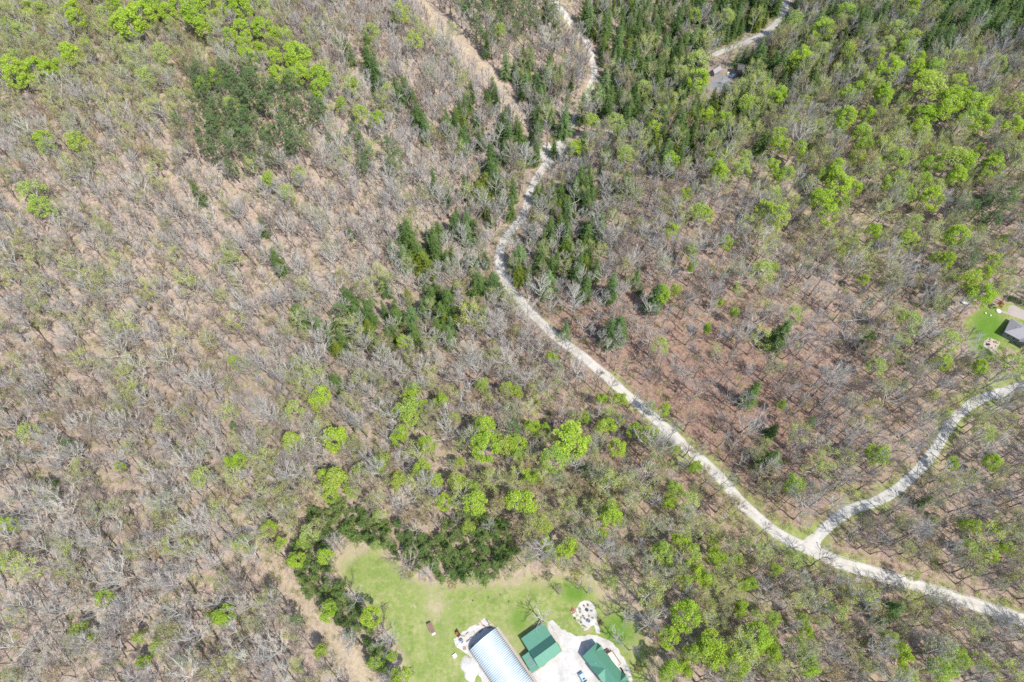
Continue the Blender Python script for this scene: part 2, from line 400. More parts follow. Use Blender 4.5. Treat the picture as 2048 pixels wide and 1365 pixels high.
A = dict(
    grass=np.clip(np.maximum(np.maximum(grass * 1.0 - .75 * np.clip(dry_in - .3, 0, 1), lawn2), verge * (.6 + .5 * nzm))
                  + .40 * blob(PX, PY, 1480, 1130, 160, 160) * (.4 + nzm) + .35 * blob(PX, PY, 1200, 980, 180, 110) * (.3 + nzm) + .3 * blob(PX, PY, 1990, 760, 110, 90), 0, 1),
    dry=np.clip(np.maximum.reduce([tan, edge_path(CUT, 9, 11) * .8, dry_in, np.clip(edge_poly(CLEARING, 40) * 1.6, 0, .75) * (1 - grass * .5), .55 * blob(PX, PY, 1340, 1040, 45, 30), .5 * edge_path(ROAD_UP[:6], 14, 14), .42 * blob(PX, PY, 1650, 440, 300, 140)]), 0, 1),
    lush=np.clip(.5 * blob(PX, PY, 770, 1140, 85, 42) * (.5 + .6 * nzm) + .8 * blob(PX, PY, 1150, 1185, 34, 26) * grass + .85 * blob(PX, PY, 1235, 1260, 40, 40) + .7 * blob(PX, PY, 1040, 1240, 26, 40)
                 + .5 * blob(PX, PY, 880, 1250, 20, 40) + .9 * lawn2 * blob(PX, PY, 1975, 660, 40, 60), 0, 1),
    red=np.clip(1.0 * blob(PX, PY, 1400, 800, 250, 230) + .75 * blob(PX, PY, 1180, 640, 90, 70) + .5 * blob(PX, PY, 960, 760, 120, 90) + .45 * blob(PX, PY, 1650, 800, 300, 250) + .4 * blob(PX, PY, 1750, 1200, 300, 200)
                + .3 * blob(PX, PY, 1340, 520, 200, 120), 0, 1),
    bare=np.clip(.55 * blob(PX, PY, 1108, 1258, 22, 20) + .5 * blob(PX, PY, 828, 1212, 14, 12) + .45 * blob(PX, PY, 800, 1190, 10, 14) + .5 * blob(PX, PY, 1130, 1275, 26, 16), 0, 1))
for k, a in A.items():
    at_ = me.attributes.new(k, 'FLOAT', 'POINT'); at_.data.foreach_set("value", np.where(front, a, 0).astype(np.float32).ravel())
ground = bpy.data.objects.new("ground", me); COL.objects.link(ground); tag(ground, kind='structure')

def sheet_from_path(name, path, w, m, lift, rng):
    """a strip that follows the land, its edges a little ragged"""
    p = np.array(path); n = len(p)
    t = np.gradient(p[:, :2], axis=0); t /= np.linalg.norm(t, axis=1)[:, None] + 1e-9
    nrm = np.stack([-t[:, 1], t[:, 0]], 1)
    jl = np.convolve([rng.uniform(-.45, .45) for _ in range(n)], np.ones(3) / 3, 'same'); jr = np.convolve([rng.uniform(-.45, .45) for _ in range(n)], np.ones(3) / 3, 'same')
    offs = [-1, -.8, -.62, -.36, -.14, .14, .36, .62, .8, 1]
    V, E = [], []
    for i in range(n):
        for o in offs:
            ww = w + (jl[i] if o < 0 else jr[i]); q = p[i, :2] + nrm[i] * o * ww
            edge = abs(o) > .99
            V.append((q[0], q[1], float(hgt(q[0], q[1])) + (.02 if edge else lift))); E.append(1.0 if edge else (.6 if abs(o) > .7 else (.72 if abs(o) < .2 else 0.0)))
    k = len(offs)
    F = [(i * k + j, i * k + j + 1, (i + 1) * k + j + 1, (i + 1) * k + j) for i in range(n - 1) for j in range(k - 1)]
    mb = MB(); mb.add(V, F); o = mb.build(name, m)
    a = o.data.attributes.new("edge", 'FLOAT', 'POINT'); a.data.foreach_set("value", E)
    if o.data.polygons[0].normal.z < 0: o.data.flip_normals()
    return tag(o, kind='structure')
rr = random.Random(5)
sheet_from_path("gravel_road", ROADS['main'], ROADW['main'], M['gravel'], .14, rr)
sheet_from_path("side_road", ROADS['side'], ROADW['side'], M['gravel_grey'], .10, rr)
sheet_from_path("valley_road", ROADS['up'], ROADW['up'], M['gravel'], .10, rr)
sheet_from_path("hill_road", ROADS['top'], ROADW['top'], M['gravel_grey'], .12, rr)
def sheet_from_poly(name, poly, m, lift=.08, cell=1.0, jag=.5, seed=1, world=False):
    """a ground sheet inside an outline given in photograph pixels"""
    rng = random.Random(seed)
    if not world:
        P = [at(x, y) for x, y in poly]; P = [(float(a), float(b)) for a, b, _ in P]
    else: P = poly
    pts = []
    for (ax, ay), (bx, by) in zip(P, P[1:] + P[:1]):
        n = max(1, int(math.hypot(bx - ax, by - ay) / 1.3))
        for i in range(n):
            t = i / n; pts.append((ax + (bx - ax) * t + rng.uniform(-jag, jag), ay + (by - ay) * t + rng.uniform(-jag, jag)))
    bm = bmesh.new(); vs = [bm.verts.new((x, y, 0)) for x, y in pts]; f = bm.faces.new(vs)
    bmesh.ops.triangulate(bm, faces=[f]); 
    for _ in range(2): bmesh.ops.subdivide_edges(bm, edges=[e for e in bm.edges if e.calc_length() > 2.2], cuts=1, use_grid_fill=False); bmesh.ops.triangulate(bm, faces=[f for f in bm.faces if len(f.verts) > 3])
    for v in bm.verts:
        v.co.z = float(hgt(v.co.x, v.co.y)) + (0.02 if v.is_boundary else lift)
    bmesh.ops.recalc_face_normals(bm, faces=bm.faces)
    me = bpy.data.meshes.new(name); bm.to_mesh(me); bm.free(); me.materials.append(m)
    a = me.attributes.new("edge", 'FLOAT', 'POINT'); a.data.foreach_set("value", [0.0] * len(me.vertices))
    o = bpy.data.objects.new(name, me); COL.objects.link(o)
    if len(me.polygons) and me.polygons[0].normal.z < 0: me.flip_normals()
    return tag(o, kind='structure')
z1 = lambda X, Y: (840 + X / 4.096, 1065 + Y / 4.096)
z3 = lambda X, Y: (1080 + X / 6.824, 1165 + Y / 6.824)
z4 = lambda X, Y: (1798 + X / 6.824, 560 + Y / 6.824)
z5 = lambda X, Y: (1300 + X / 6.827, 60 + Y / 6.827)
YARD = [z1(*p) for p in [(870, 1185), (985, 1112), (1165, 968), (1125, 900), (1060, 830), (1035, 745), (1080, 728), (1150, 790), (1235, 835), (1280, 862), (1340, 850), (1450, 838), (1545, 885), (1625, 960), (1690, 1070), (1735, 1200), (1740, 1420), (830, 1420), (850, 1290)]]
sheet_from_poly("gravel_yard", YARD, M['gravel_white'], .07, seed=2)
HUTPAD = [z1(*p) for p in [(530, 702), (600, 750), (640, 820), (760, 1000), (890, 1180), (860, 1250), (520, 1260), (470, 1130), (400, 1000), (335, 962), (285, 940), (278, 870), (350, 812), (440, 770)]]
sheet_from_poly("storage_pad", HUTPAD, M['gravel_white'], .05, seed=3, jag=.35)
sheet_from_poly("fire_pit_pad", [z3(*p) for p in [(545, 270), (610, 240), (670, 252), (730, 312), (772, 420), (780, 520), (820, 700), (770, 695), (728, 575), (650, 640), (600, 655), (540, 580), (435, 450), (420, 385), (465, 345), (515, 350)]], M['gravel_white'], .06, seed=4, jag=.25)
sheet_from_poly("concrete_driveway", [z4(*p) for p in [(1500, 350), (1560, 345), (1720, 425), (1900, 520), (1900, 640), (1640, 530), (1470, 470), (1340, 425), (1345, 405), (1480, 440)]], M['concrete'], .06, seed=5, jag=.08)
sheet_from_poly("stone_patio", [z4(*p) for p in [(1150, 850), (1230, 790), (1330, 830), (1380, 880), (1330, 930), (1350, 1000), (1310, 1010), (1230, 960), (1150, 910)]], M['stone'], .06, seed=6, jag=.2)
sheet_from_poly("asphalt_drive", [z5(*p) for p in [(880, 650), (960, 620), (1100, 590), (1180, 640), (1060, 720), (1130, 800), (1020, 870), (880, 800), (720, 860), (690, 830), (840, 730)]], M['asphalt_old'], .07, seed=7, jag=.5)
sheet_from_poly("road_junction", [(1580, 1074), (1606, 1080), (1626, 1066), (1650, 1046), (1668, 1052), (1646, 1072), (1638, 1088), (1650, 1112), (1620, 1104), (1590, 1086)], M["gravel"], .17, seed=9, jag=.3)
sheet_from_poly("pull_off", [(1076, 298), (1096, 282), (1106, 292), (1098, 312), (1090, 326), (1078, 318)], M['gravel'], .06, seed=8, jag=.5)

# ------------------------------------------------------------------ trees: shapes
def unit(v): return v / (np.linalg.norm(v) + 1e-9)
def dirv(az, el): return np.array([math.cos(az) * math.cos(el), math.sin(az) * math.cos(el), math.sin(el)])
def leaves(mb, pts, size, rng, m, long=1.0):
    """many small leaf-sized faces, turned every way"""
    n = len(pts); pts = np.asarray(pts, float)
    a = rng.normal(size=(n, 3)); a /= np.linalg.norm(a, axis=1)[:, None]
    b = np.cross(a, rng.normal(size=(n, 3))); b /= np.linalg.norm(b, axis=1)[:, None] + 1e-9
    s = size * rng.uniform(.6, 1.3, n)[:, None] * .5
    V = np.stack([pts - a * s * long, pts - b * s, pts + a * s * long, pts + b * s], 1).reshape(-1, 3)
    o = len(mb.v); mb.v.extend(map(tuple, V)); mb.f.extend([(o + 4 * i, o + 4 * i + 1, o + 4 * i + 2, o + 4 * i + 3) for i in range(n)]); mb.m.extend([m] * n)
def limb(rng, p, az, el, L, r0, curl=.5, n=5, bend=.35):
    pts = [np.array(p, float)]; rad = [r0]
    for i in range(1, n):
        el = el + (1.15 - el) * curl / n + rng.normal() * .07; az += rng.normal() * bend / n * 1.4
        pts.append(pts[-1] + dirv(az, el) * L / (n - 1)); rad.append(r0 * (1 - i / (n - 1)) ** .8 + .018)
    return np.array(pts), rad
def along(pts, t):
    k = t * (len(pts) - 1); i = min(int(k), len(pts) - 2); return pts[i] + (pts[i + 1] - pts[i]) * (k - i), unit(pts[i + 1] - pts[i])
def broadleaf(seed, H=17., spread=4.2, base=.42, nl=10, r0=.23, twig=.022, fork=False, nsub=6, ntw=9, lean=.03, tops=1.0):
    """a trunk with limbs, branches and twigs; returns trunk, crown and the twig tips"""
    rng = np.random.default_rng(seed); T, C = MB(), MB(); tips = []
    stems = []
    la = rng.uniform(0, 6.28)
    top = np.array([math.cos(la), math.sin(la), 0]) * H * lean
    if fork:
        fz = H * .38; b = np.array([top[0] * .3, top[1] * .3, fz]); T.tube([(0, 0, -.4), (0, 0, fz * .5), b], [r0 * 1.25, r0 * 1.02, r0 * .9], 6)
        for s in range(2):
            az = la + s * math.pi + rng.normal() * .3; e = b + dirv(az, 1.22) * H * .57; mid = (b + e) / 2 + dirv(az, .2) * .5
            pts = np.array([b, mid, e]); T.tube(pts, [r0 * .75, r0 * .5, .03], 5); stems.append((pts, 0.0, nl // 2 + 1))
    else:
        pts = [np.array([0, 0, -.4])]
        for i in range(1, 7):
            f = i / 6; pts.append(np.array([top[0] * f + rng.normal() * .09 * i ** .5, top[1] * f + rng.normal() * .09 * i ** .5, H * .93 * f]))
        pts = np.array(pts); T.tube(pts, [r0 * (1.25 - 1.1 * i / 6) if i else r0 * 1.5 for i in range(7)], 6); stems.append((pts, base, nl))
    az = rng.uniform(0, 6.28)
    for pts, b0, n in stems:
        for i in range(n):
            f = b0 + (1 - b0) * (i + rng.uniform(0, .9)) / n; f = min(f, .985); p, _ = along(pts, f)
            g = (f - b0) / (1 - b0 + 1e-6); az += 2.4 + rng.normal() * .35
            L = spread * 1.38 * tops * (1.1 - .5 * g) * rng.uniform(.75, 1.2); el = .62 + .65 * g + rng.normal() * .13
            lp, lr = limb(rng, p, az, el, L, r0 * (.5 - .3 * g) + .02); C.tube(lp, lr, 4, 0, False)
            for j in range(nsub):
                t = .25 + .73 * (j + rng.uniform(0, .8)) / nsub; q, d = along(lp, min(t, .98))
                sa = math.atan2(d[1], d[0]) + rng.choice((-1, 1)) * rng.uniform(.3, .95); se = math.asin(max(-1, min(1, d[2]))) + rng.normal() * .4
                sp, sr = limb(rng, q, sa, se, L * rng.uniform(.28, .5), .045, .5, 3, .5); C.tube(sp, [.045, .03, .016], 3, 0, False)
                for k in range(ntw):
                    w, dd = along(sp, rng.uniform(.15, .99)); ta = math.atan2(dd[1], dd[0]) + rng.normal() * .5; te = math.asin(max(-1, min(1, dd[2]))) * .75 + .25 + rng.normal() * .3
                    e = w + dirv(ta, te) * rng.uniform(.9, 2.2); C.spike(w, e, twig * rng.uniform(.7, 1.2)); tips.append((w + 2 * e) / 3)
            for k in range(5):
                w, dd = along(lp, rng.uniform(.5, 1)); e = w + unit(dd + rng.normal(size=3) * .5) * rng.uniform(.7, 1.6); C.spike(w, e, twig); tips.append(e)
    return T, C, np.array(tips), rng
def budding(seed, nleaf=1100, size=.24, **k):
    T, C, tips, rng = broadleaf(seed, **k)
    p = tips[rng.integers(0, len(tips), nleaf)] + rng.normal(size=(nleaf, 3)) * .28
    leaves(C, p, size, rng, 1); return T, C
def leafing(seed, H=17., r=4.0, nclump=64, per=66, size=.34, flat=.95, lobes=1, base=.45, **k):
    T, C, tips, rng = broadleaf(seed, H=H, spread=r * .95, base=base, nl=9, nsub=4, ntw=1, **k)
    cz = H * (base + 1) / 2 + .3; hz = H * (1 - base) * .5 * flat + .8
    cen = [(0, 0)] if lobes == 1 else [(math.cos(a) * r * .42, math.sin(a) * r * .42) for a in np.linspace(0, 6.28, lobes, endpoint=False) + rng.uniform(0, 6)]
    rl = r if lobes == 1 else r * .66
    for i in range(nclump):
        cx, cy = cen[i % len(cen)]
        z = 1 - 1.5 * ((i // len(cen)) + rng.uniform(0, 1)) / (nclump / len(cen)); ph = rng.uniform(0, 6.28); s = math.sqrt(max(0, 1 - z * z)) ** .85; rho = rng.uniform(.74, 1.02)
        if i % 8 == 0: z = rng.uniform(.8, 1); s = rng.uniform(.05, .5); rho = .95
        c = np.array([cx + rl * s * rho * math.cos(ph), cy + rl * s * rho * math.sin(ph), cz + z * hz * rho]); cr = rng.uniform(.7, 1.3) * r / 4
        n = int(per * 1.5 * rng.uniform(.6, 1.25)); d = rng.normal(size=(n, 3)); d /= np.linalg.norm(d, axis=1)[:, None]
        leaves(C, c + d * (cr * rng.uniform(.55, 1.05, n) ** .6)[:, None] * (1, 1, .72), size, rng, 1)
    return T, C
def pine(seed, H=16., r=2.5, base=.52, ntuft=70, r0=.17, m_n=15, tl=.8):
    rng = np.random.default_rng(seed); T, C = MB(), MB(); la = rng.uniform(0, 6.28)
    pts = np.array([[math.cos(la) * .02 * H * f, math.sin(la) * .02 * H * f, -.4 + (H + .2) * f] for f in (0, .3, .6, 1)]); T.tube(pts, [r0 * 1.3, r0, r0 * .7, .04], 6)
    for i in range(ntuft):
        f = rng.uniform(0, 1) ** .8; z = H * (base + (1 - base) * f); az = rng.uniform(0, 6.28); w = r * (1 - f ** 2.2) ** .5 * rng.uniform(.45, 1.05) * (1 if f > .15 else .75)
        p = along(pts, min(.99, z / H))[0]; e = p + np.array([math.cos(az) * w, math.sin(az) * w, rng.uniform(.1, .7)]); C.spike(p, e, .05, 0)
        c = e; n = m_n; d = rng.normal(size=(n, 3)); d[:, 2] = np.abs(d[:, 2]) * .8; d /= np.linalg.norm(d, axis=1)[:, None]
        for k in range(n):
            a = unit(np.cross(d[k], rng.normal(size=3))) * .085 * tl; q = c + d[k] * tl * rng.uniform(.6, 1.1); b = c + rng.normal(size=3) * .12
            C.add([b - a, b + a, q], [(0, 1, 2)], 1)
    return T, C
def conifer(seed, H=15., r=2.9, layers=17, per=9, droop=.25, base=.08, ragged=.3, r0=.18):
    """a cone of drooping sprays: hemlock or cedar"""
    rng = np.random.default_rng(seed); T, C = MB(), MB(); T.tube([(0, 0, -.4), (0, 0, H * .5), (0, 0, H)], [r0 * 1.2, r0 * .7, .03], 6)
    for i in range(layers):
        f = (i + rng.uniform(0, .6)) / layers; z = H * (base + (1 - base) * f); w = r * (1 - f) ** .75 * (1 if f > .12 else .8) + .25; n = max(3, int(per * (1 - .55 * f)))
        for k in range(n):
            az = 6.283 * k / n + rng.uniform(-.4, .4) + i; L = w * rng.uniform(1 - ragged, 1 + ragged * .5); dr = -droop * L * rng.uniform(.4, 1.3); o = np.array([0, 0, z + .15 * L]); e = o + np.array([math.cos(az) * L, math.sin(az) * L, dr])
            C.spike(o, e, .04, 0); s = np.array([-math.sin(az), math.cos(az), 0]); ns = 3 + int(L * 3.2)
            for j in range(ns):
                t = (j + .6) / ns; p = o + (e - o) * t; wl = (.28 + .42 * L * .4) * (1.1 - .55 * t)
                for sd in (-1, 1):
                    q = p + sd * s * wl * rng.uniform(.6, 1.2) + unit(e - o) * wl * .8 + np.array([0, 0, -.12 + rng.normal() * .16]); m = (p + q) / 2; a = unit(e - o) * wl * .26
                    C.add([p, m - a + (0, 0, rng.normal() * .08), q, m + a], [(0, 1, 2, 3)], 1)
            C.add([e - s * .14, e + s * .14, e + unit(e - o) * .45], [(0, 1, 2)], 1)
    return T, C
def brush(seed, n=16, h=1.2, r=.6):
    rng = np.random.default_rng(seed); C = MB()
    for i in range(n):
        az = rng.uniform(0, 6.28); q = np.array([rng.normal() * r * .35, rng.normal() * r * .35, -.05]); e = q + dirv(az, rng.uniform(.5, 1.4)) * h * rng.uniform(.5, 1.2); C.spike(q, e, .028)
        for k in range(2): w = q + (e - q) * rng.uniform(.3, .9); C.spike(w, w + dirv(rng.uniform(0, 6.28), rng.uniform(.1, 1)) * h * .45, .02)
    return C

class Proto: pass
PROTOS = {}
def proto(kind, desc, TC, mt, mc, H, r):
    p = Proto(); p.desc, p.H, p.r = desc, H, r; p.T, p.C = TC[0], TC[1]; p.mt, p.mc = mt, mc
    p.tm = p.T.mesh(kind + "_trunk", mt, smooth=True, fix=False); p.cm = p.C.mesh(kind + "_crown", mc, fix=False)
    PROTOS.setdefault(kind, []).append(p)
B = lambda s, **k: broadleaf(s, **k)[:2]
PA, GR_, BR = ([M['bark_pale']], [M['twig_pale']]), ([M['bark_grey']], [M['twig_grey']]), ([M['bark_brown']], [M['twig_brown']])
for desc, sd, mm, kw in [
    ("pale barked bare tree with a broad open crown", 1, PA, dict(H=18, spread=4.9, base=.40, nl=12)),
    ("grey bare tree with a rounded twiggy crown", 2, GR_, dict(H=17, spread=4.1, base=.46, ntw=10)),
    ("brown barked bare tree with a narrow crown", 3, BR, dict(H=17, spread=3.2, base=.5, nl=10, lean=.05)),
    ("pale bare tree forked low into two stems", 4, PA, dict(H=17, spread=3.6, fork=True, nl=12)),
    ("slender grey bare tree with upswept branches", 5, GR_, dict(H=19, spread=3.0, base=.55, nl=10)),
    ("brown bare tree with dense fine twigs", 6, BR, dict(H=15, spread=3.8, base=.4, nl=11, ntw=10, twig=.02)),
    ("grey bare tree leaning to one side", 7, GR_, dict(H=17, spread=3.9, base=.42, lean=.11)),
    ("pale bare tree with long crooked limbs", 8, PA, dict(H=19, spread=5.2, base=.38, nl=9, nsub=6)),
    ("small brown bare tree with a thin crown", 9, BR, dict(H=12, spread=2.6, base=.4, nl=8, r0=.14, ntw=8)),
    ("tall grey bare tree with a high crown", 10, GR_, dict(H=20, spread=3.8, base=.6, nl=10))]:
    proto('bare_tree', desc, B(100 + sd, **kw), mm[0], mm[1], kw['H'], kw['spread'] * .85)
for desc, sd, mm, lf, kw in [
    ("bare limbed tree in olive bud", 1, GR_, 'bud_olive', dict(H=16, spread=3.8, base=.42, nleaf=1300, ntw=6)),
    ("tree in thin yellow-green bud", 2, PA, 'bud_yellow', dict(H=16, spread=3.5, base=.45, nleaf=1100, ntw=6)),
    ("tree in dull rusty bud", 3, BR, 'bud_rust', dict(H=15, spread=3.6, base=.42, nleaf=850, ntw=7, size=.22)),
    ("tree hazed with grey-green buds", 4, GR_, 'bud_grey', dict(H=17, spread=4.2, base=.45, nleaf=1300, ntw=7, size=.22)),
    ("broad tree in yellow-green bud", 5, PA, 'bud_yellow', dict(H=17, spread=4.6, base=.4, nleaf=1700, ntw=6)),
    ("slim tree in olive bud", 6, BR, 'bud_olive', dict(H=17, spread=2.9, base=.5, nleaf=900, ntw=6))]:
    proto('budding_tree', desc, budding(200 + sd, **kw), mm[0], mm[1] + [M[lf]], kw['H'], kw['spread'] * .85)
for desc, sd, mm, lf, kw in [
    ("round crowned lime green tree", 1, GR_, 'leaf_lime', dict(H=17, r=4.0)),
    ("lime green tree with a two-lobed crown", 2, GR_, 'leaf_lime', dict(H=17, r=4.2, lobes=2, nclump=64)),
    ("fresh green tree with a loose ragged crown", 3, PA, 'leaf_fresh', dict(H=18, r=4.1, nclump=50, per=56)),
    ("tall oval yellow-green tree", 4, GR_, 'leaf_lime', dict(H=19, r=3.6, base=.38, nclump=58, per=60)),
    ("pale green tree in thin new leaf", 5, PA, 'leaf_pale', dict(H=17, r=4.2, nclump=52, per=46, size=.3)),
    ("fresh green tree with a three-lobed crown", 6, GR_, 'leaf_fresh', dict(H=17, r=4.3, lobes=3, nclump=66, per=58)),
    ("pale green tree with a gappy crown", 7, PA, 'leaf_pale', dict(H=16, r=3.8, nclump=40, per=50, size=.32))]:
    proto('leafing_tree', desc, leafing(300 + sd, **kw), mm[0], mm[1] + [M[lf]], kw['H'], kw['r'])
for i, (desc, kw) in enumerate([("pine with a rounded tufted top", dict(H=17, r=2.6)), ("tall pine with a high sparse top", dict(H=19, r=2.4, base=.62, ntuft=52)), ("bushy pine with a deep crown", dict(H=15, r=2.8, base=.42, ntuft=84)), ("slim pine with tufted branches", dict(H=16, r=2.1, base=.5, ntuft=60))]):
    proto('pine_tree', desc, pine(400 + i, **kw), [M['bark_brown']], [M['bark_brown'], M['needle_pine']], kw['H'], kw['r'])
for i, (desc, kw) in enumerate([("young bushy pine", dict(H=7.5, r=1.9, base=.15, ntuft=54, r0=.09, tl=.75)), ("young pointed pine", dict(H=8.5, r=1.6, base=.2, ntuft=48, r0=.09, tl=.7)), ("young broad pine", dict(H=6.5, r=2.2, base=.12, ntuft=60, r0=.09, tl=.8)), ("young slim pine", dict(H=7.8, r=1.5, base=.2, ntuft=44, r0=.08, tl=.65))]):
    proto('young_pine', desc, pine(450 + i, **kw), [M['bark_brown']], [M['bark_brown'], M['needle_young']], kw['H'], kw['r'])
for i, (desc, lf, kw) in enumerate([("dark conical evergreen", 'needle_dark', dict(H=15, r=2.9)), ("tall dark pointed evergreen", 'needle_dark', dict(H=18, r=2.8, layers=20)), ("yellow-green conical evergreen", 'needle_yellow', dict(H=13, r=2.9, layers=16, droop=.1)), ("broad dark evergreen with ragged sprays", 'needle_dark', dict(H=14, r=3.5, layers=15, per=10, ragged=.45)), ("green evergreen with drooping sprays", 'needle_pine', dict(H=16, r=3.1, layers=17, droop=.4))]):
    proto('evergreen_tree', desc, conifer(500 + i, **kw), [M['bark_brown']], [M['bark_brown'], M[lf]], kw['H'], kw['r'])
for i, mm in enumerate(('twig_brown', 'twig_grey', 'twig_pale')):
    C_ = brush(600 + i); proto('undergrowth', 'brush', (MB(), C_), [M[mm]], [M[mm]], 1, 1)
for i, (mm, lf) in enumerate((('twig_brown', 'bud_olive'), ('twig_grey', 'leaf_fresh'))):
    C_ = brush(610 + i, 14, 1.5, .8); g = np.random.default_rng(i); tp = np.array([C_.v[k] for k in range(3, len(C_.v), 4)]); leaves(C_, tp[g.integers(0, len(tp), 90)] + g.normal(size=(90, 3)) * .25, .22, g, 1)
    proto('undergrowth', 'brush', (MB(), C_), [M[mm]], [M[mm], M[lf]], 1, 1)

# ------------------------------------------------------------------ trees: where they stand
LEAF = """30,155,22 72,142,25 115,137,20 142,110,22 175,95,14 255,47,32 283,33,30 235,55,18 232,15,18 307,10,22 330,27,22 385,28,28 410,52,22 357,15,18 420,12,24 460,14,22 487,18,22 460,75,16 483,62,20 490,95,18 497,115,20 430,155,16 90,280,20 15,55,14
527,60,24 550,72,18 570,75,18 522,100,16 550,115,18 595,108,28 610,115,20 585,125,16 557,150,20 597,155,24 612,140,18 640,155,22 637,180,18 660,170,16 705,172,16 634,100,10 682,208,14 722,230,18 752,240,18
85,418,20 540,363,14 1441,348,14 1373,390,10 1343,463,13 1381,506,13 1416,433,11 1454,488,12 1384,536,11 1474,576,8 1441,606,7 1414,658,9 1466,628,10 1324,588,14 1351,583,11 1529,421,16
1643,398,19 1706,381,13 1773,371,12 1796,361,15 1813,391,15 1846,363,14 1913,356,15 1968,357,12 1913,473,18 1811,481,17 1746,466,13 1678,506,10 1726,563,9 1983,526,15 1966,548,14 1936,566,20 1961,591,22 1873,516,12 1893,521,12 1688,411,10 2003,481,9 1546,536,10 1641,356,12 1668,351,14 1548,353,12 1573,351,14
1778,138,22 1601,115,18 1581,128,14 1813,100,15 1823,80,14 1831,140,14 1836,122,12 1866,140,18 1733,165,14 1713,180,11 1691,192,14 1766,198,14 1803,205,12 1856,178,28 1913,170,15 1906,200,20 1931,192,15 1891,222,22 1946,215,22 1966,205,13 1936,240,18 1961,250,18 1851,228,18 1863,232,12 1811,228,11 1733,230,13 1693,235,16 1678,260,13 1721,268,16 1726,292,14 1766,292,15 1723,320,9 1836,258,16 1796,318,18 1986,318,14 1986,335,17 1906,322,22 1933,328,18 1858,332,16 1673,335,13 1958,302,10 1553,195,18 1561,295,16 1598,300,12 1543,335,13 2033,210,18 2023,255,18 1823,15,12
1491,210,15 1414,230,12 1396,160,18 1309,260,13 1184,247,14 1446,240,12 1419,318,10 1436,337,12 1486,335,12 1521,160,8
470,724,11 472,924,17 242,937,8 642,797,20 672,880,23 585,885,19 825,785,17 817,825,24 847,817,13 882,802,13 800,872,17 855,890,16 765,930,18 675,962,24 652,957,16 662,990,14 842,937,16 800,962,17 872,962,13 915,965,17 947,977,13 887,1005,15 952,1007,21 970,855,19 970,895,26 1010,892,18 942,867,12 922,927,11 965,772,13 1012,780,12 705,982,14 810,685,14
1141,882,34 1109,920,26 1064,855,15 1034,887,18 1036,912,14 1066,955,18 1041,1005,27 1234,897,16 1211,855,18 1269,862,14 1296,872,16 1241,800,12 1239,842,11 1171,837,11 1204,797,11 1346,980,16 1389,935,12 1304,815,8 1329,820,10 1219,1020,17 1349,900,10 1031,787,12
1883,727,16 1586,970,18 1906,927,12 1983,927,15 1561,810,9 1958,735,14
1221,1033,20 1085,1053,17 1095,1091,14 1134,1098,20 1199,1073,14 1326,1108,22 1361,1086,18 1371,1133,13 1369,1163,13 1404,1153,20 1434,1116,19 1471,1118,12 1494,1170,16 1414,1208,12 1481,1218,14 1336,1276,19 1424,1288,24 1414,1313,24 1454,1313,24 1474,1333,20 1371,1338,14 1339,1341,20 1514,1273,24 1509,1298,15 1424,1083,10
1936,1053,16 2003,1098,14 1983,1115,12 1548,1140,13 1543,1293,16 1546,1310,14 1608,1241,12 1611,1268,13 1778,1276,14 1801,1308,19 1918,1318,18 1881,1338,24 1616,1333,19 1818,1358,18 1543,1238,16
20,1050,17 210,1198,15 162,1260,14 192,1273,10 282,1273,11 450,1230,19 287,1328,12 540,1058,14 562,1093,12 650,1113,14 594,1120,15 657,1223,17 742,1235,18 802,1355,18 642,1303,13 750,1325,12 602,1088,11 937,1053,12 785,1310,9"""
PALE = """67,388,24 1524,548,22 1586,631,16 1818,648,22 1826,448,16 60,867,18 405,954,20 592,820,17 722,947,17 907,835,12 980,947,12 1374,1005,20 1751,735,17 1966,867,18 2023,732,22 1933,1098,18 1676,1223,16 1586,1123,17 1823,1148,11 1648,1243,12 1958,1323,18 20,1125,20 318,1298,15 490,1090,18 457,1085,8 620,1068,17 752,1090,11 760,1033,12 1286,180,14 1396,125,20 1459,37,10 527,15,20 1511,1238,15"""
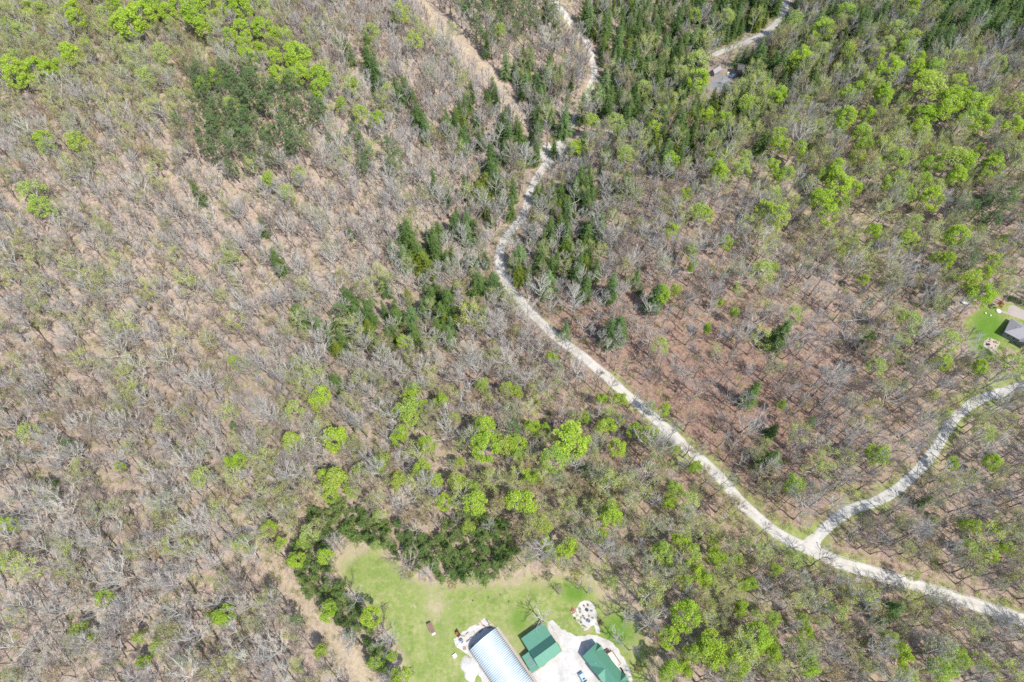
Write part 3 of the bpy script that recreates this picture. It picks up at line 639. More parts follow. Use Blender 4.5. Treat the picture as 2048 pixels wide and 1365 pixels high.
EVER = """600,632,20 697,600,16 1165,582,14 1221,585,13 1224,573,16 1310,598,18 1235,663,22 1560,672,20 1502,790,16 1545,862,12 1540,922,22 1777,1221,22 672,765,16 697,107,14 737,95,12 737,125,16 752,150,15 759,180,14 812,178,12 795,190,14 829,207,9 837,238,18 852,260,14 892,258,16 789,40,11 972,92,9 925,285,16 997,270,14 1017,280,16 982,320,16
930,378,10 987,360,16 982,345,14 895,393,12 867,366,10 910,452,15 877,466,15 935,470,14 817,471,16 835,506,18 785,501,12 810,518,16 872,501,14 932,521,10 957,571,22 987,571,20 897,606,16 882,628,14 955,613,12 700,466,8 557,526,13 700,601,16 717,636,20 825,638,24 795,641,22 642,656,14 684,663,12
1096,568,28 1039,516,20 1084,526,16 1174,476,16 1171,581,14 1159,366,14 1121,386,12 1084,401,10 1171,381,10 1131,661,10 1276,556,9 1281,578,7 1219,668,18 1134,461,14
1171,28,18 1179,42,16 1209,62,12 1241,62,10 1236,88,14 1234,105,14 1266,22,12 1276,65,12 1311,62,12 1321,38,14 1354,48,16 1366,92,18 1386,82,16 1329,105,14 1421,32,20 1399,15,16 1449,15,18 1484,18,20 1269,125,20 1251,132,16 1281,140,16 1314,170,18 1211,175,18 1194,200,18 1271,212,16 1286,230,18 1254,240,14 1359,257,14 1164,220,12 1081,200,12 1051,170,14 1074,175,14 1099,220,12 1129,250,18 1076,238,12 1091,15,12 1109,297,10 1039,270,14 1049,312,14 1524,288,16 1511,138,22 1520,120,18 1500,170,14
1886,15,18 1926,10,18 1946,25,18 1971,45,18 1998,15,18 1956,60,20 2023,38,16 1998,65,16 2041,68,18 1926,52,14 1881,60,12 1881,95,15 1848,90,14 1896,108,14 1868,82,13 1758,40,18 1728,50,14 1711,48,12 1671,32,12 1698,30,10 1633,52,18 1606,58,18 1573,48,14 1648,58,10 1828,32,10 1801,45,12 1561,142,20 1601,150,16 1618,175,16 1546,132,20 1998,162,16"""
EVERY = """957,388,24 972,370,17 847,528,22 1134,501,26 1039,550,14 857,540,16 822,520,12"""
PINE = """704,262,16 772,292,14 794,310,14 737,310,16 779,325,16 722,325,14 529,205,18 594,212,14 604,187,12 569,232,14 559,252,16 592,275,14 952,40,14 994,45,11 982,70,14 1049,38,12 1066,38,12 1106,28,12 1111,58,14 920,5,14 945,8,14 970,15,14 1000,10,14 1020,20,12 1030,60,12 960,65,10 1946,416,16 1976,403,16 2021,391,16 2011,408,16 1990,440,16 1960,440,14 430,210,14 445,180,14 475,165,14"""
parse = lambda s: np.array([[float(v) for v in t.split(",")] for t in s.split()])
trees = []        # kind, proto, x, y, z, scale xy, scale z, yaw, listed
rng = np.random.default_rng(77)
def listed(kind, s, choose, hc, lo=.45, hi=1.9, fac=1.0):
    for px, py, r in parse(s):
        k = choose(rng); p = PROTOS[kind][k]; up = p.H * hc
        x, y, z = at(px, py, up); dep = proj(x, y, z + up)[2]; s1 = float(np.clip(fac * (.82 if kind == 'leafing_tree' and px < 780 and py < 320 else 1.06) * r * dep / FPX / p.r, lo, hi)); sz = float(np.clip(s1 ** .6, .6, 1.25))
        x, y, z = at(px, py, up * sz); trees.append([kind, k, float(x), float(y), float(z), s1, sz, rng.uniform(0, 6.28), 1])
listed('leafing_tree', LEAF, lambda g: int(g.choice([0, 1, 2, 3, 5], p=[.28, .22, .18, .14, .18])), .74)
listed('leafing_tree', PALE, lambda g: int(g.choice([4, 6])), .74)
listed('evergreen_tree', EVER, lambda g: int(g.choice([0, 1, 3, 4])), .45, fac=1.12)
listed('evergreen_tree', EVERY, lambda g: 2, .45, fac=1.1)
listed('pine_tree', PINE, lambda g: int(g.integers(0, 4)), .78)
L0 = np.array([[t[2], t[3], t[5] * PROTOS[t[0]][t[1]].r] for t in trees])

NOTREE = [[z5(*p) for p in q] for q in [[(800, 540), (1000, 540), (1250, 500), (1360, 620), (1300, 780), (1200, 900), (1080, 1000), (900, 1020), (700, 1000), (680, 800)]]] + [[(1575, 1085), (1640, 1062), (1660, 1110), (1640, 1140), (1570, 1110)]] + [[(1320, 138), (1350, 146), (1420, 148), (1425, 156), (1330, 156)]]
PINEA = [(400, 190), (470, 172), (560, 195), (650, 215), (670, 275), (610, 320), (575, 362), (490, 372), (430, 350), (405, 290)]
PINEB = [(618, 1035), (655, 1015), (690, 1005), (735, 1030), (800, 1052), (855, 1078), (885, 1062), (900, 1036), (945, 1026), (1000, 1036), (1032, 1080), (1035, 1130), (990, 1160), (930, 1170), (880, 1160), (815, 1135), (770, 1104), (700, 1092), (650, 1080)]
PINEC = [(585, 1095), (640, 1080), (668, 1110), (660, 1160), (700, 1185), (728, 1220), (755, 1260), (770, 1310), (790, 1345), (755, 1350), (715, 1290), (665, 1230), (615, 1190), (590, 1150)]
EV = [([(1185, -40), (1570, -40), (1580, 120), (1560, 240), (1480, 290), (1330, 360), (1210, 260), (1165, 120)], .56), ([(1030, 120), (1165, 190), (1150, 300), (1000, 330), (900, 290), (880, 255)],  .44),
      ([(790, 450), (940, 440), (985, 540), (1020, 640), (900, 690), (760, 720), (640, 720), (580, 670), (720, 630), (800, 560)], .30), ([(940, 380), (1040, 330), (1110, 330), (1050, 420), (1020, 470), (930, 460)], .3), ([(1110, 260), (1330, 360), (1250, 420), (1120, 380), (1090, 340)], .28), ([(1045, 400), (1190, 370), (1205, 560), (1110, 600), (1040, 590)], .46),
      ([(1800, -60), (2120, -60), (2120, 120), (1950, 95), (1850, 110)], .85), ([(1560, -40), (1800, -60), (1830, 80), (1640, 200), (1560, 200)], .34), ([(1860, 380), (2100, 380), (2100, 470), (1920, 460)], .2)]
hutpoly = [z1(*p) for p in [(380, 960), (640, 770), (920, 1180), (900, 1300), (560, 1300)]]
def scatter(step, seed):
    g = np.random.default_rng(seed); X, Y = np.meshgrid(np.arange(-470, 470, step), np.arange(-25, 560, step * .93))
    X = X + (np.arange(X.shape[0])[:, None] % 2) * step / 2 + g.uniform(-.46, .46, X.shape) * step; Y = Y + g.uniform(-.46, .46, Y.shape) * step
    X, Y = X.ravel(), Y.ravel(); Z = hgt(X, Y); px, py, d = proj(X, Y, Z)
    k = (d > 40) & (px > -170) & (px < 2220) & (py > -190) & (py < 1450); return X[k], Y[k], Z[k], px[k], py[k], g
def free_of_ways(X, Y, px, py, extra=1.0):
    ok = np.ones(X.shape, bool)
    for k, w in ROADW.items(): ok &= seg_dist(X, Y, ROADS[k][:, :2]) > w + extra
    if extra > 1.5:
        dm = seg_dist(X, Y, ROADS['main'][:, :2]); ok &= (dm > 4.3) | (py < 690)
        ok &= (seg_dist(px, py - 14, [(1046, 432), (1005, 486), (999, 507), (1000, 535)]) > 12) & (seg_dist(px, py - 10, [(1056, 404), (1078, 349)]) > 8) & (seg_dist(px, py - 10, [(1096, 325), (1105, 300), (1174, 277), (1225, 262)]) > 11)
        ok &= (seg_dist(px, py - 20, ROAD_TOP) > 13) & (seg_dist(px, py - 14, ROAD_UP) > 9) & ~inside(px + 12, py - 14, LAWN2) & ~inside(px + 25, py - 28, LAWN2)
    ok &= ~inside(px, py, CLEARING) & (seg_dist(px, py, CUT) > 12) & (seg_dist(px, py - 22, CUT) > 11) & ~inside(px, py, LAWN2)
    for q in NOTREE: ok &= ~inside(px, py, q)
    for i in range(len(TANPATH) - 1): ok &= seg_dist(px, py, TANPATH[i:i + 2]) > (TANW[i] + TANW[i + 1]) / 2 * .6
    return ok & ~inside(px, py, [z3(*p) for p in [(400, 200), (1300, 200), (1300, 1500), (300, 1500)]])
X, Y, Z, px, py, g = scatter(4.4, 3)
open_ = blob(px, py, 1480, 750, 280, 260) * .42 + blob(px, py, 850, 60, 170, 170) * .1 +  .45 * blob(px, py, 1250, 1190, 70, 90)
ok = free_of_ways(X, Y, px, py, 1.6) & (g.uniform(size=X.shape) > .20 + open_ + .17 * np.sin(X / 23 + 2 * np.sin(Y / 31)) * np.sin(Y / 19 + X / 47) - .18 * np.clip((420 - py) / 300, 0, 1))
p_bud = .15 + .55 * blob(px, py, 230, 120, 330, 220) + .55 * blob(px, py, 1740, 350, 400, 240) + .62 * blob(px, py, 1060, 980, 330, 190) + .58 * blob(px, py, 1500, 1230, 380, 190) + .22 * blob(px, py, 1900, 740, 220, 260) + .15 * blob(px, py, 60, 620, 300, 300) + .5 * blob(px, py, 590, 1090, 90, 110)
p_leaf = .004 + .17 * blob(px, py, 1780, 280, 330, 160) + .07 * blob(px, py, 560, 110, 120, 100) + .05 * blob(px, py, 1450, 1250, 200, 150) + .13 * blob(px, py, 220, 90, 330, 120) + .03 * blob(px, py, 1150, 920, 250, 160)
p_ev = np.full(X.shape, .004)
for poly, p in EV: p_ev = np.where(inside(px, py, poly), p, p_ev)
p_pine = np.where(inside(px, py, [(880, -60), (1115, -60), (1110, 75), (960, 80)]), .35, .003)
inA = inside(px, py, PINEA); p_pine = np.where(inA, .86, p_pine)
inB = inside(px, py, PINEB) | inside(px, py, PINEC)
p_bud = p_bud * (1 - .85 * blob(px, py, 1430, 740, 260, 240)); p_leaf = p_leaf * (1 - .9 * blob(px, py, 1430, 740, 260, 240))
u = g.uniform(size=X.shape)
for i in np.nonzero(ok)[0]:
    near = np.hypot(L0[:, 0] - X[i], L0[:, 1] - Y[i]) < L0[:, 2] * .8 + .8
    if near.any(): continue
    if inB[i] and g.uniform() < .94: continue
    c = np.cumsum([p_ev[i], p_pine[i], p_leaf[i], p_bud[i]])
    kind = 'evergreen_tree' if u[i] < c[0] else 'pine_tree' if u[i] < c[1] else 'leafing_tree' if u[i] < c[2] else 'budding_tree' if u[i] < c[3] else 'bare_tree'
    n = len(PROTOS[kind])
    if kind == 'bare_tree':
        pal = blob(px[i], py[i], 850, 620, 230, 170) + blob(px[i], py[i], 300, 1150, 330, 200) + .7 * blob(px[i], py[i], 1100, 450, 150, 150); w = np.array([1, 1, .9, .8, 1, 1, .9, .8, .8, .9]); w[[0, 3, 7]] *= .75 + 2.2 * pal; w /= w.sum(); k = int(g.choice(n, p=w))
    elif kind == 'leafing_tree': k = int(g.choice([4, 6, 2, 0], p=[.34, .34, .16, .16]))
    else: k = int(g.integers(0, n))
    s = float(np.clip(g.normal({'evergreen_tree': 1.0, 'pine_tree': 1.2, 'leafing_tree': .9, 'budding_tree': .86}.get(kind, .84), .22), .42, 1.5)); trees.append([kind, k, float(X[i]), float(Y[i]), float(Z[i]), s, s ** .6 * float(g.uniform(.9, 1.08)), float(g.uniform(0, 6.28)), 0])
X, Y, Z, px, py, g = scatter(2.6, 9)
ok = (inside(px, py, PINEB) | inside(px, py, PINEC)) & (g.uniform(size=X.shape) < .96)
for i in np.nonzero(ok)[0]:
    s = float(g.uniform(.6, 1.25)); trees.append(['young_pine', int(g.integers(0, 4)), float(X[i]), float(Y[i]), float(Z[i]), s, s * float(g.uniform(.8, 1.1)), float(g.uniform(0, 6.28)), 0])

# ------------------------------------------------------------------ trees: the 300 of a kind that show largest stand as things, the rest as one wood
MARKS = [(1618, 1095, "by the fork of the gravel roads"), (1836, 1150, "beside the guarded stretch of gravel road"), (1980, 1190, "above the guarded road near the edge"), (1740, 1050, "between the gravel road and the side road"),
    (1780, 960, "beside the side road"), (1890, 900, "beside the bend of the side road"), (1990, 800, "beside the upper end of the side road"), (2000, 690, "near the patio of the grey roofed house"), (1950, 590, "beyond the lawn of the grey roofed house"),
    (1480, 990, "beside the straight gravel road above the fork"), (1374, 897, "beside the straight middle of the gravel road"), (1250, 790, "beside the gravel road below the valley"), (1140, 700, "beside the gravel road where it drops to the valley"),
    (1040, 600, "beside the shaded valley stretch of road"), (1000, 500, "beside the white bend of the valley road"), (1060, 380, "beside the valley road above its bend"), (1110, 290, "near the pull-off on the valley road"), (1180, 130, "beside the upper valley road"),
    (1500, 90, "beside the far hill road"), (1440, 160, "around the hidden house in the valley"), (1300, 120, "among the evergreens of the upper valley"), (930, 140, "beside the straight mown cut"), (760, 150, "on the slope below the mown cut"),
    (950, 380, "on the bank above the valley road"), (860, 560, "along the creek line"), (690, 640, "at the head of the creek line"), (510, 240, "in the pine patch on the hill"), (590, 130, "in the band of new leaf on the hill"), (300, 50, "on the green crest of the hill"),
    (90, 150, "at the far corner of the hill"), (200, 330, "on the upper bare hillside"), (130, 560, "midway up the bare hillside"), (400, 470, "in the middle of the bare hillside"), (620, 440, "on the bare slope facing the valley road"), (330, 720, "on the lower bare hillside"),
    (120, 880, "low on the bare hillside"), (560, 800, "below the creek head"), (300, 1000, "in the bare wood above the tan strip"), (120, 1180, "in the bare wood far from the barn"), (370, 1230, "in the bare wood beside the tan strip"), (560, 1270, "beside the dry tan strip"),
    (470, 1050, "at the upper end of the tan strip"), (600, 1090, "beside the narrow end of the clearing"), (700, 1250, "in the hedge of young pines beside the clearing"), (740, 1040, "in the pine belt at the clearing head"), (850, 1100, "in the middle of the pine belt"), (980, 1100, "at the thick end of the pine belt"),
    (700, 930, "in the wood above the clearing head"), (850, 850, "in the green wood above the pine belt"), (960, 880, "among bright crowns above the pine belt"), (960, 740, "in the open brown wood below the creek"), (1130, 890, "in the green wood between pine belt and road"), (1060, 1010, "behind the pine belt"),
    (1180, 1080, "behind the grass clearing"), (1330, 1100, "in the wood beyond the fire pit"), (1260, 1000, "between the fire pit wood and road"), (1430, 1200, "in the bright wood across from the house"), (1340, 1310, "in the wood beside the house drive"), (1470, 1310, "in the bright wood below the road"),
    (1600, 1220, "below the road fork"), (1720, 1240, "below the guarded road"), (1880, 1300, "in the lower wood under the road"), (1300, 560, "on the open brown slope beside the evergreens"), (1450, 640, "on the open brown slope"), (1500, 820, "on the red brown slope above the road"), (1620, 900, "on the red brown slope above the side road"),
    (1680, 700, "on the brown slope toward the grey roofed house"), (1800, 760, "in the open wood below the grey roofed house"), (1700, 560, "in the budding wood above the brown slope"), (1850, 500, "in the budding wood above the lawn"), (1960, 420, "in the dark hollow above the lawn"), (1650, 390, "in the green wood on the far slope"),
    (1850, 200, "in the bright wood on the far hilltop"), (1700, 200, "on the shoulder of the far hill"), (1950, 50, "in the dark evergreens on the far hill"), (1560, 250, "on the slope above the hidden house"), (1950, 320, "on the far slope behind bright crowns"), (1400, 330, "on the slope across the valley road"), (1250, 420, "on the upper edge of the brown slope")]
MK = np.array([(a, b) for a, b, _ in MARKS], float)
GROUPS = dict(bare_tree="bare trees of the spring woods", budding_tree="trees just coming into bud", leafing_tree="trees in bright new leaf", pine_tree="pines on the slopes", young_pine="young pines around the clearing", evergreen_tree="dark evergreens of the valley")
CAT = dict(bare_tree="bare tree", budding_tree="budding tree", leafing_tree="leafy tree", pine_tree="pine", young_pine="young pine", evergreen_tree="evergreen")
def add_tree(t, label=None, group=None):
    kind, k, x, y, z, s, sz, yaw, _ = t; p = PROTOS[kind][k]
    ppx, ppy, dep = proj(x, y, z + p.H * sz * .7)
    where = MARKS[int(np.argmin(np.hypot(MK[:, 0] - ppx, MK[:, 1] - ppy)))][2]
    size = "" if .8 < s < 1.12 else ("big " if s >= 1.12 else "small ")
    if kind == 'young_pine': size = "" if .85 < s < 1.1 else ("taller " if s >= 1.1 else "little ")
    d = p.desc if p.desc.split()[0] not in ("small", "tall", "tall,") or not size else p.desc.split(" ", 1)[1]
    lab = size + d + ' ' + where
    if len(lab.replace('-', ' ').split()) > 15: lab = d + ' ' + where
    if len(lab.replace('-', ' ').split()) > 15: lab = d.replace(' bare tree', ' tree').replace('with a ', '').replace('with ', '') + ' ' + where
    root = empty(kind, (x, y, z), yaw, label or lab, CAT[kind], group or GROUPS[kind], (s, s, sz))
    for nm, me in (("trunk", p.tm), ("crown", p.cm)):
        o = bpy.data.objects.new(nm, me); COL.objects.link(o); o.parent = root
    return root
def wood(name, kind, items):
    """all the remaining trees of a kind as ONE object: its mesh holds the tree shapes and one loose vertex per tree, which geometry nodes turn into trees"""
    V, F, MI, PI, mats = [], [], [], [], []
    for k, p in enumerate(PROTOS[kind]):
        for mb, ms in ((p.T, p.mt), (p.C, p.mc)):
            if not mb.f: continue
            mm = []
            for x in ms:
                if x not in mats: mats.append(x)
                mm.append(mats.index(x))
            o = len(V); V.extend(mb.v); F.extend([tuple(i + o for i in q) for q in mb.f]); MI.extend(mm[i] for i in mb.m); PI.extend([k] * len(mb.f))
    nv = len(V); V.extend([(t[2], t[3], t[4]) for t in items])
    me = bpy.data.meshes.new(name); me.from_pydata(V, [], F)
    for x in mats: me.materials.append(x)
    me.polygons.foreach_set("material_index", MI)
    a = me.attributes.new("proto", 'INT', 'FACE'); a.data.foreach_set("value", PI)
    def pt(nm, typ, vals, key="value"):
        a = me.attributes.new(nm, typ, 'POINT'); a.data.foreach_set(key, np.array(vals).ravel())
    n = len(items); g = np.random.default_rng(n)
    pt("is_tree", 'BOOLEAN', np.r_[np.zeros(nv, bool), np.ones(n, bool)])
    pt("pick", 'INT', np.r_[np.zeros(nv, np.int32), np.array([t[1] for t in items], np.int32)])
    pt("turn", 'FLOAT_VECTOR', np.vstack([np.zeros((nv, 3)), np.stack([g.normal(0, .035, n), g.normal(0, .035, n), [t[7] for t in items]], 1)]).astype(np.float32), "vector")
    pt("size", 'FLOAT_VECTOR', np.vstack([np.ones((nv, 3)), np.array([(t[5], t[5], t[6]) for t in items])]).astype(np.float32), "vector")
    o = bpy.data.objects.new(name, me); COL.objects.link(o); tag(o, kind='stuff')
    ng = bpy.data.node_groups.new(name, 'GeometryNodeTree'); ng.interface.new_socket("Geometry", in_out='INPUT', socket_type='NodeSocketGeometry'); ng.interface.new_socket("Geometry", in_out='OUTPUT', socket_type='NodeSocketGeometry')
    nn = ng.nodes.new; ll = ng.links.new; gi = nn("NodeGroupInput"); go = nn("NodeGroupOutput")
    def named(nm, typ):
        q = nn("GeometryNodeInputNamedAttribute"); q.data_type = typ; q.inputs[0].default_value = nm; return q.outputs[0]
    join = nn("GeometryNodeJoinGeometry"); pr = named("proto", 'INT')
    for k in reversed(range(len(PROTOS[kind]))):
        c = nn("FunctionNodeCompare"); c.data_type = 'INT'; c.operation = 'EQUAL'; ll(pr, c.inputs[2]); c.inputs[3].default_value = k
        sp = nn("GeometryNodeSeparateGeometry"); sp.domain = 'FACE'; ll(gi.outputs[0], sp.inputs[0]); ll(c.outputs[0], sp.inputs[1])
        ti = nn("GeometryNodeGeometryToInstance"); ll(sp.outputs[0], ti.inputs[0]); ll(ti.outputs[0], join.inputs[0])
    mp = nn("GeometryNodeMeshToPoints"); ll(gi.outputs[0], mp.inputs[0]); ll(named("is_tree", 'BOOLEAN'), mp.inputs[1])
    ip = nn("GeometryNodeInstanceOnPoints"); ll(mp.outputs[0], ip.inputs["Points"]); ll(join.outputs[0], ip.inputs["Instance"]); ip.inputs["Pick Instance"].default_value = True
    ll(named("pick", 'INT'), ip.inputs["Instance Index"]); ll(named("turn", 'FLOAT_VECTOR'), ip.inputs["Rotation"]); ll(named("size", 'FLOAT_VECTOR'), ip.inputs["Scale"]); ll(ip.outputs[0], go.inputs[0])
    md = o.modifiers.new("trees", 'NODES'); md.node_group = ng
    return o
print("TREES", {k: sum(1 for t in trees if t[0] == k) for k in PROTOS})
WOODS = dict(bare_tree="bare_woods", budding_tree="budding_woods", leafing_tree="leafing_woods", pine_tree="pine_woods", young_pine="young_pine_woods", evergreen_tree="evergreen_woods")
for kind, nm in WOODS.items():
    ts = [t for t in trees if t[0] == kind]
    def shown(t):
        p = PROTOS[kind][t[1]]; a, b, d = proj(t[2], t[3], t[4] + p.H * t[6] * .7); inn = 8 < a < 2040 and 8 < b < 1357
        return (1 if inn else -1, p.r * t[5] * (1 if kind != 'bare_tree' else p.H / 16) / d)
    ts.sort(key=shown, reverse=True); cut = min(296, sum(1 for t in ts if shown(t)[0] > 0))
    for t in ts[:cut]: add_tree(t)
    if ts[cut:]: wood(nm, kind, ts[cut:])
X, Y, Z, px, py, g = scatter(2.7, 21)
fw = free_of_ways(X, Y, px, py, .2); tp_ = np.zeros(X.shape, bool)
for i in range(len(TANPATH) - 1): tp_ |= seg_dist(px, py, TANPATH[i:i + 2]) < 55
ok = (fw | (tp_ & ~inside(px, py, CLEARING) & (g.uniform(size=X.shape) < .5))) & (g.uniform(size=X.shape) < .8)
gre = np.clip(.3 + .5 * blob(px, py, 1560, 1150, 420, 260) + .4 * blob(px, py, 1100, 1000, 320, 170) + .6 * blob(px, py, 640, 1150, 110, 150) + .3 * blob(px, py, 1700, 380, 380, 250) + .3 * blob(px, py, 200, 120, 300, 200), 0, .85) * (1 - .8 * blob(px, py, 1430, 740, 260, 240))
und = [['undergrowth', int(g.integers(3, 5) if g.uniform() < gre[i] else g.integers(0, 3)), float(X[i]), float(Y[i]), float(Z[i]), s_, s_, float(g.uniform(0, 6.28)), 0] for i in np.nonzero(ok)[0] for s_ in [float(g.uniform(.5, 1.5))]]
wood("undergrowth", 'undergrowth', und)
#@@PART3

# ------------------------------------------------------------------ yard: buildings
class Frame:
    """a building's own axes: a along, b across, z up, as offsets from its base point"""
    def __init__(s, o, p1, p2, l=None, w=None):
        s.o = np.array([o[0], o[1], 0.]); d = np.array(p1[:2]) - np.array(o[:2]); s.l = l or np.linalg.norm(d); s.e1 = np.append(d / np.linalg.norm(d), 0)
        q = np.append(np.array(p2[:2]) - np.array(o[:2]), 0); q = q - s.e1 * q.dot(s.e1); s.w = w or np.linalg.norm(q); s.e2 = q / np.linalg.norm(q)
        s.z0 = 0.0
    def base(s): return (s.o[0], s.o[1], s.z0)
    def __call__(s, a, b, z): return tuple(s.e1 * a + s.e2 * b + np.array([0, 0, z]))
    def box(s, mb, a0, a1, b0, b1, z0, z1, m=0):
        v = [s(a, b, z) for z in (z0, z1) for a, b in ((a0, b0), (a1, b0), (a1, b1), (a0, b1))]
        return mb.add(v, [(3, 2, 1, 0), (4, 5, 6, 7), (0, 1, 5, 4), (1, 2, 6, 5), (2, 3, 7, 6), (3, 0, 4, 7)], m)
def window_part(parent, F, a0, a1, b0, b1, z0, z1, frame=None, glass=None):
    mb = MB(); F.box(mb, a0, a1, b0, b1, z0, z1); w = mb.build("window", frame or M['white'], parent)
    da, db = (a1 - a0), (b1 - b0)
    if abs(da) > abs(db): q = (a0 + .09, a1 - .09, b0 - .012, b1 + .012)
    else: q = (a0 - .012, a1 + .012, b0 + .09, b1 - .09)
    mb = MB(); F.box(mb, *q, z0 + .09, z1 - .09); mb.build("pane", glass or M['glass'], w); return w

# quonset hut
F = Frame(flat(*z1(409, 970)), flat(*z1(409 + 478, 970 + 702)), flat(*z1(627, 796)), l=27.0)
hut = empty("quonset_hut", F.base(), 0, "long white and blue ribbed arched metal hut beside the storage pad", "quonset hut")
def galv_blue(N, L):
    g = N("NewGeometry"); n = N("TexNoise", i_Scale=.5, i_Detail=5.0); L(g.outputs["Position"], n.inputs["Vector"])
    c = ramp(N, L, n.outputs[0], [(.35, (.50, .58, .64)), (.65, (.57, .63, .68))])
    b = N("BsdfPrincipled", i_Roughness=.38, i_Metallic=.2); L(c, b.inputs["Base Color"]); return b.outputs[0]
M['hut'] = mat('ribbed_steel', galv_blue)
def arch(th, off=0.0, w=F.w, h=5.0):
    return w / 2 - (w / 2 + off) * math.cos(th), max(.0, (h + off) * max(0.0, math.sin(th)) ** .9)
na, nt = 41 * 6, 26; V, Fc = [], []
for i in range(na + 1):
    a = F.l * i / na; off = .14 * math.sin(2 * math.pi * a / .66)
    for k in range(nt + 1): b, z = arch(math.pi * k / nt, off); V.append(F(a, b, z + .15))
for i in range(na):
    for k in range(nt): q = i * (nt + 1) + k; Fc.append((q, q + 1, q + nt + 2, q + nt + 1))
mb = MB(); mb.add(V, Fc); mb.build("arch_roof", M['hut'], hut, smooth=True)
for a0, a1 in ((.25, .4), (F.l - .4, F.l - .25)):
    mb = MB(); ring = [arch(math.pi * k / nt, -.15) for k in range(nt + 1)]
    v = [F(a0, b, z + .1) for b, z in ring] + [F(a1, b, z + .1) for b, z in ring]; n = nt + 1
    mb.add(v, [tuple(range(n))[::-1], tuple(range(n, 2 * n))] + [(i, i + 1, i + 1 + n, i + n) for i in range(n - 1)] + [(n - 1, 0, n, 2 * n - 1)])
    w = mb.build("end_wall", M['navy'], hut); mb = MB(); o_ = -.04 if a0 < 1 else .04; F.box(mb, a0 + o_, a1 + o_, F.w / 2 - 2, F.w / 2 + 2, .1, 3.6); mb.build("door", M['greysiding'], w)
for b0, b1 in ((-.45, -.02), (F.w + .02, F.w + 1.0)):
    mb = MB(); F.box(mb, -.2, F.l + .2, b0, b1, -.1, .22); mb.build("footing", M['concrete'], hut)
HUT = F
# barn
F = Frame(flat(*z1(828, 870), 2.9), flat(*z1(1010, 738), 2.9), flat(*z1(985, 1107), 3.2)); L_, W_ = F.l, F.w
ax = tuple(F.e1)
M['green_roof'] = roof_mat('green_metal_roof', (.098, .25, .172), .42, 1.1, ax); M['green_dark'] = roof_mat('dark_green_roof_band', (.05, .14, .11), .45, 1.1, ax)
barn = empty("barn", F.base(), 0, "green metal roofed barn with a dark roof band beside the gravel yard", "barn")
b1, b2 = W_ * .435, W_ * .70
prof = [(0, 2.8), (b1, 3.45), (b2, 5.3), (W_, 3.0)]
mb = MB(); o = .35; pl = [(o, 0), (o, 2.72 + .07)] + [(b1, 3.3), (b2, 5.12), (W_ - o, 3.1), (W_ - o, 0)]
n = len(pl); v = [F(o, b, z) for b, z in pl] + [F(L_ - o, b, z) for b, z in pl]
mb.add(v, [tuple(range(n)), tuple(range(n, 2 * n))[::-1]] + [(i, i + n, (i + 1) % n + n, (i + 1) % n) for i in range(n)]); wl_ = mb.build("wall", M['siding'], barn)
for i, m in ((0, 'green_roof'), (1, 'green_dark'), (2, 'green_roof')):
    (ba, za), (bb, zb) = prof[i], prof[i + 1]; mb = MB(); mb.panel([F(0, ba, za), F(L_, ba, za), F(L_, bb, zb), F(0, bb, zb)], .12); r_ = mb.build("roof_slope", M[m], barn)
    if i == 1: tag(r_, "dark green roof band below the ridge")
mb = MB(); mb.tube([F(-.02, b2, 5.33), F(L_ + .02, b2, 5.33)], [.12, .12], 6); mb.build("ridge_cap", M['green_roof'], barn)
for b0_, b1_, z_ in ((2.2, 4.6, 3.0), (W_ - 4.2, W_ - 1.4, 2.7)):
    mb = MB(); F.box(mb, L_ - o - .02, L_ - o + .06, b0_, b1_, 0, z_); mb.build("door", M['white'], barn)
for a0 in (1.2, 4.0, 6.8): window_part(barn, F, a0, a0 + 1.2, W_ - o - .03, W_ - o + .05, 1.1, 2.1)
b0l, b1l = W_ * .44, W_ - .05
mb = MB(); pl = [(-2.7, 2.15), (-.02, 2.72)]; mb.panel([F(-2.95, b0l, 2.3), F(-2.95, b1l, 2.3), F(.30, b1l, 2.86), F(.30, b0l, 2.86)], .1); lr = mb.build("lean_to_roof", M['green_roof'], barn)
for c in (.36, .70):
    bb = b0l + (b1l - b0l) * c; mb = MB()
    for s_ in range(3): mb.panel([F(-2.2 + s_ * .62, bb - .34, 2.3 + .172 * (.75 + s_ * .62) + .05), F(-1.72 + s_ * .62, bb - .34, 2.3 + .172 * (1.23 + s_ * .62) + .05), F(-1.72 + s_ * .62, bb + .34, 2.3 + .172 * (1.23 + s_ * .62) + .05), F(-2.2 + s_ * .62, bb + .34, 2.3 + .172 * (.75 + s_ * .62) + .05)], .03)
    mb.build("skylight", M['skylight'], lr)
mb = MB(); F.box(mb, -2.7, .33, b0l + .2, b1l - .2, 0, 2.2); mb.build("lean_to_wall", M['siding'], barn)
# house
F = Frame(flat(*z3(580, 1010), 3.1), flat(*z3(580 + 330, 1010 + 410), 3.1), flat(*z3(800, 845), 3.1), l=21.0); W_, L_ = F.w, F.l; rz_ = 5.7; ez = 3.1
ax = tuple(F.e2); M['green_house'] = roof_mat('green_house_roof', (.09, .235, .16), .40, 1.05, tuple(F.e1))
house = empty("house", F.base(), 0, "green metal roofed house with cross gables and a cream deck at its side", "house")
mb = MB(); o = .4; hb = W_ / 2; pl = [(o, 0), (o, ez + .12), (hb, rz_ - .16), (W_ - o, ez + .12), (W_ - o, 0)]; n = 5
v = [F(o, b, z) for b, z in pl] + [F(L_ - o, b, z) for b, z in pl]
mb.add(v, [tuple(range(n)), tuple(range(n, 2 * n))[::-1]] + [(i, i + n, (i + 1) % n + n, (i + 1) % n) for i in range(n)]); mb.build("wall", M['siding'], house)
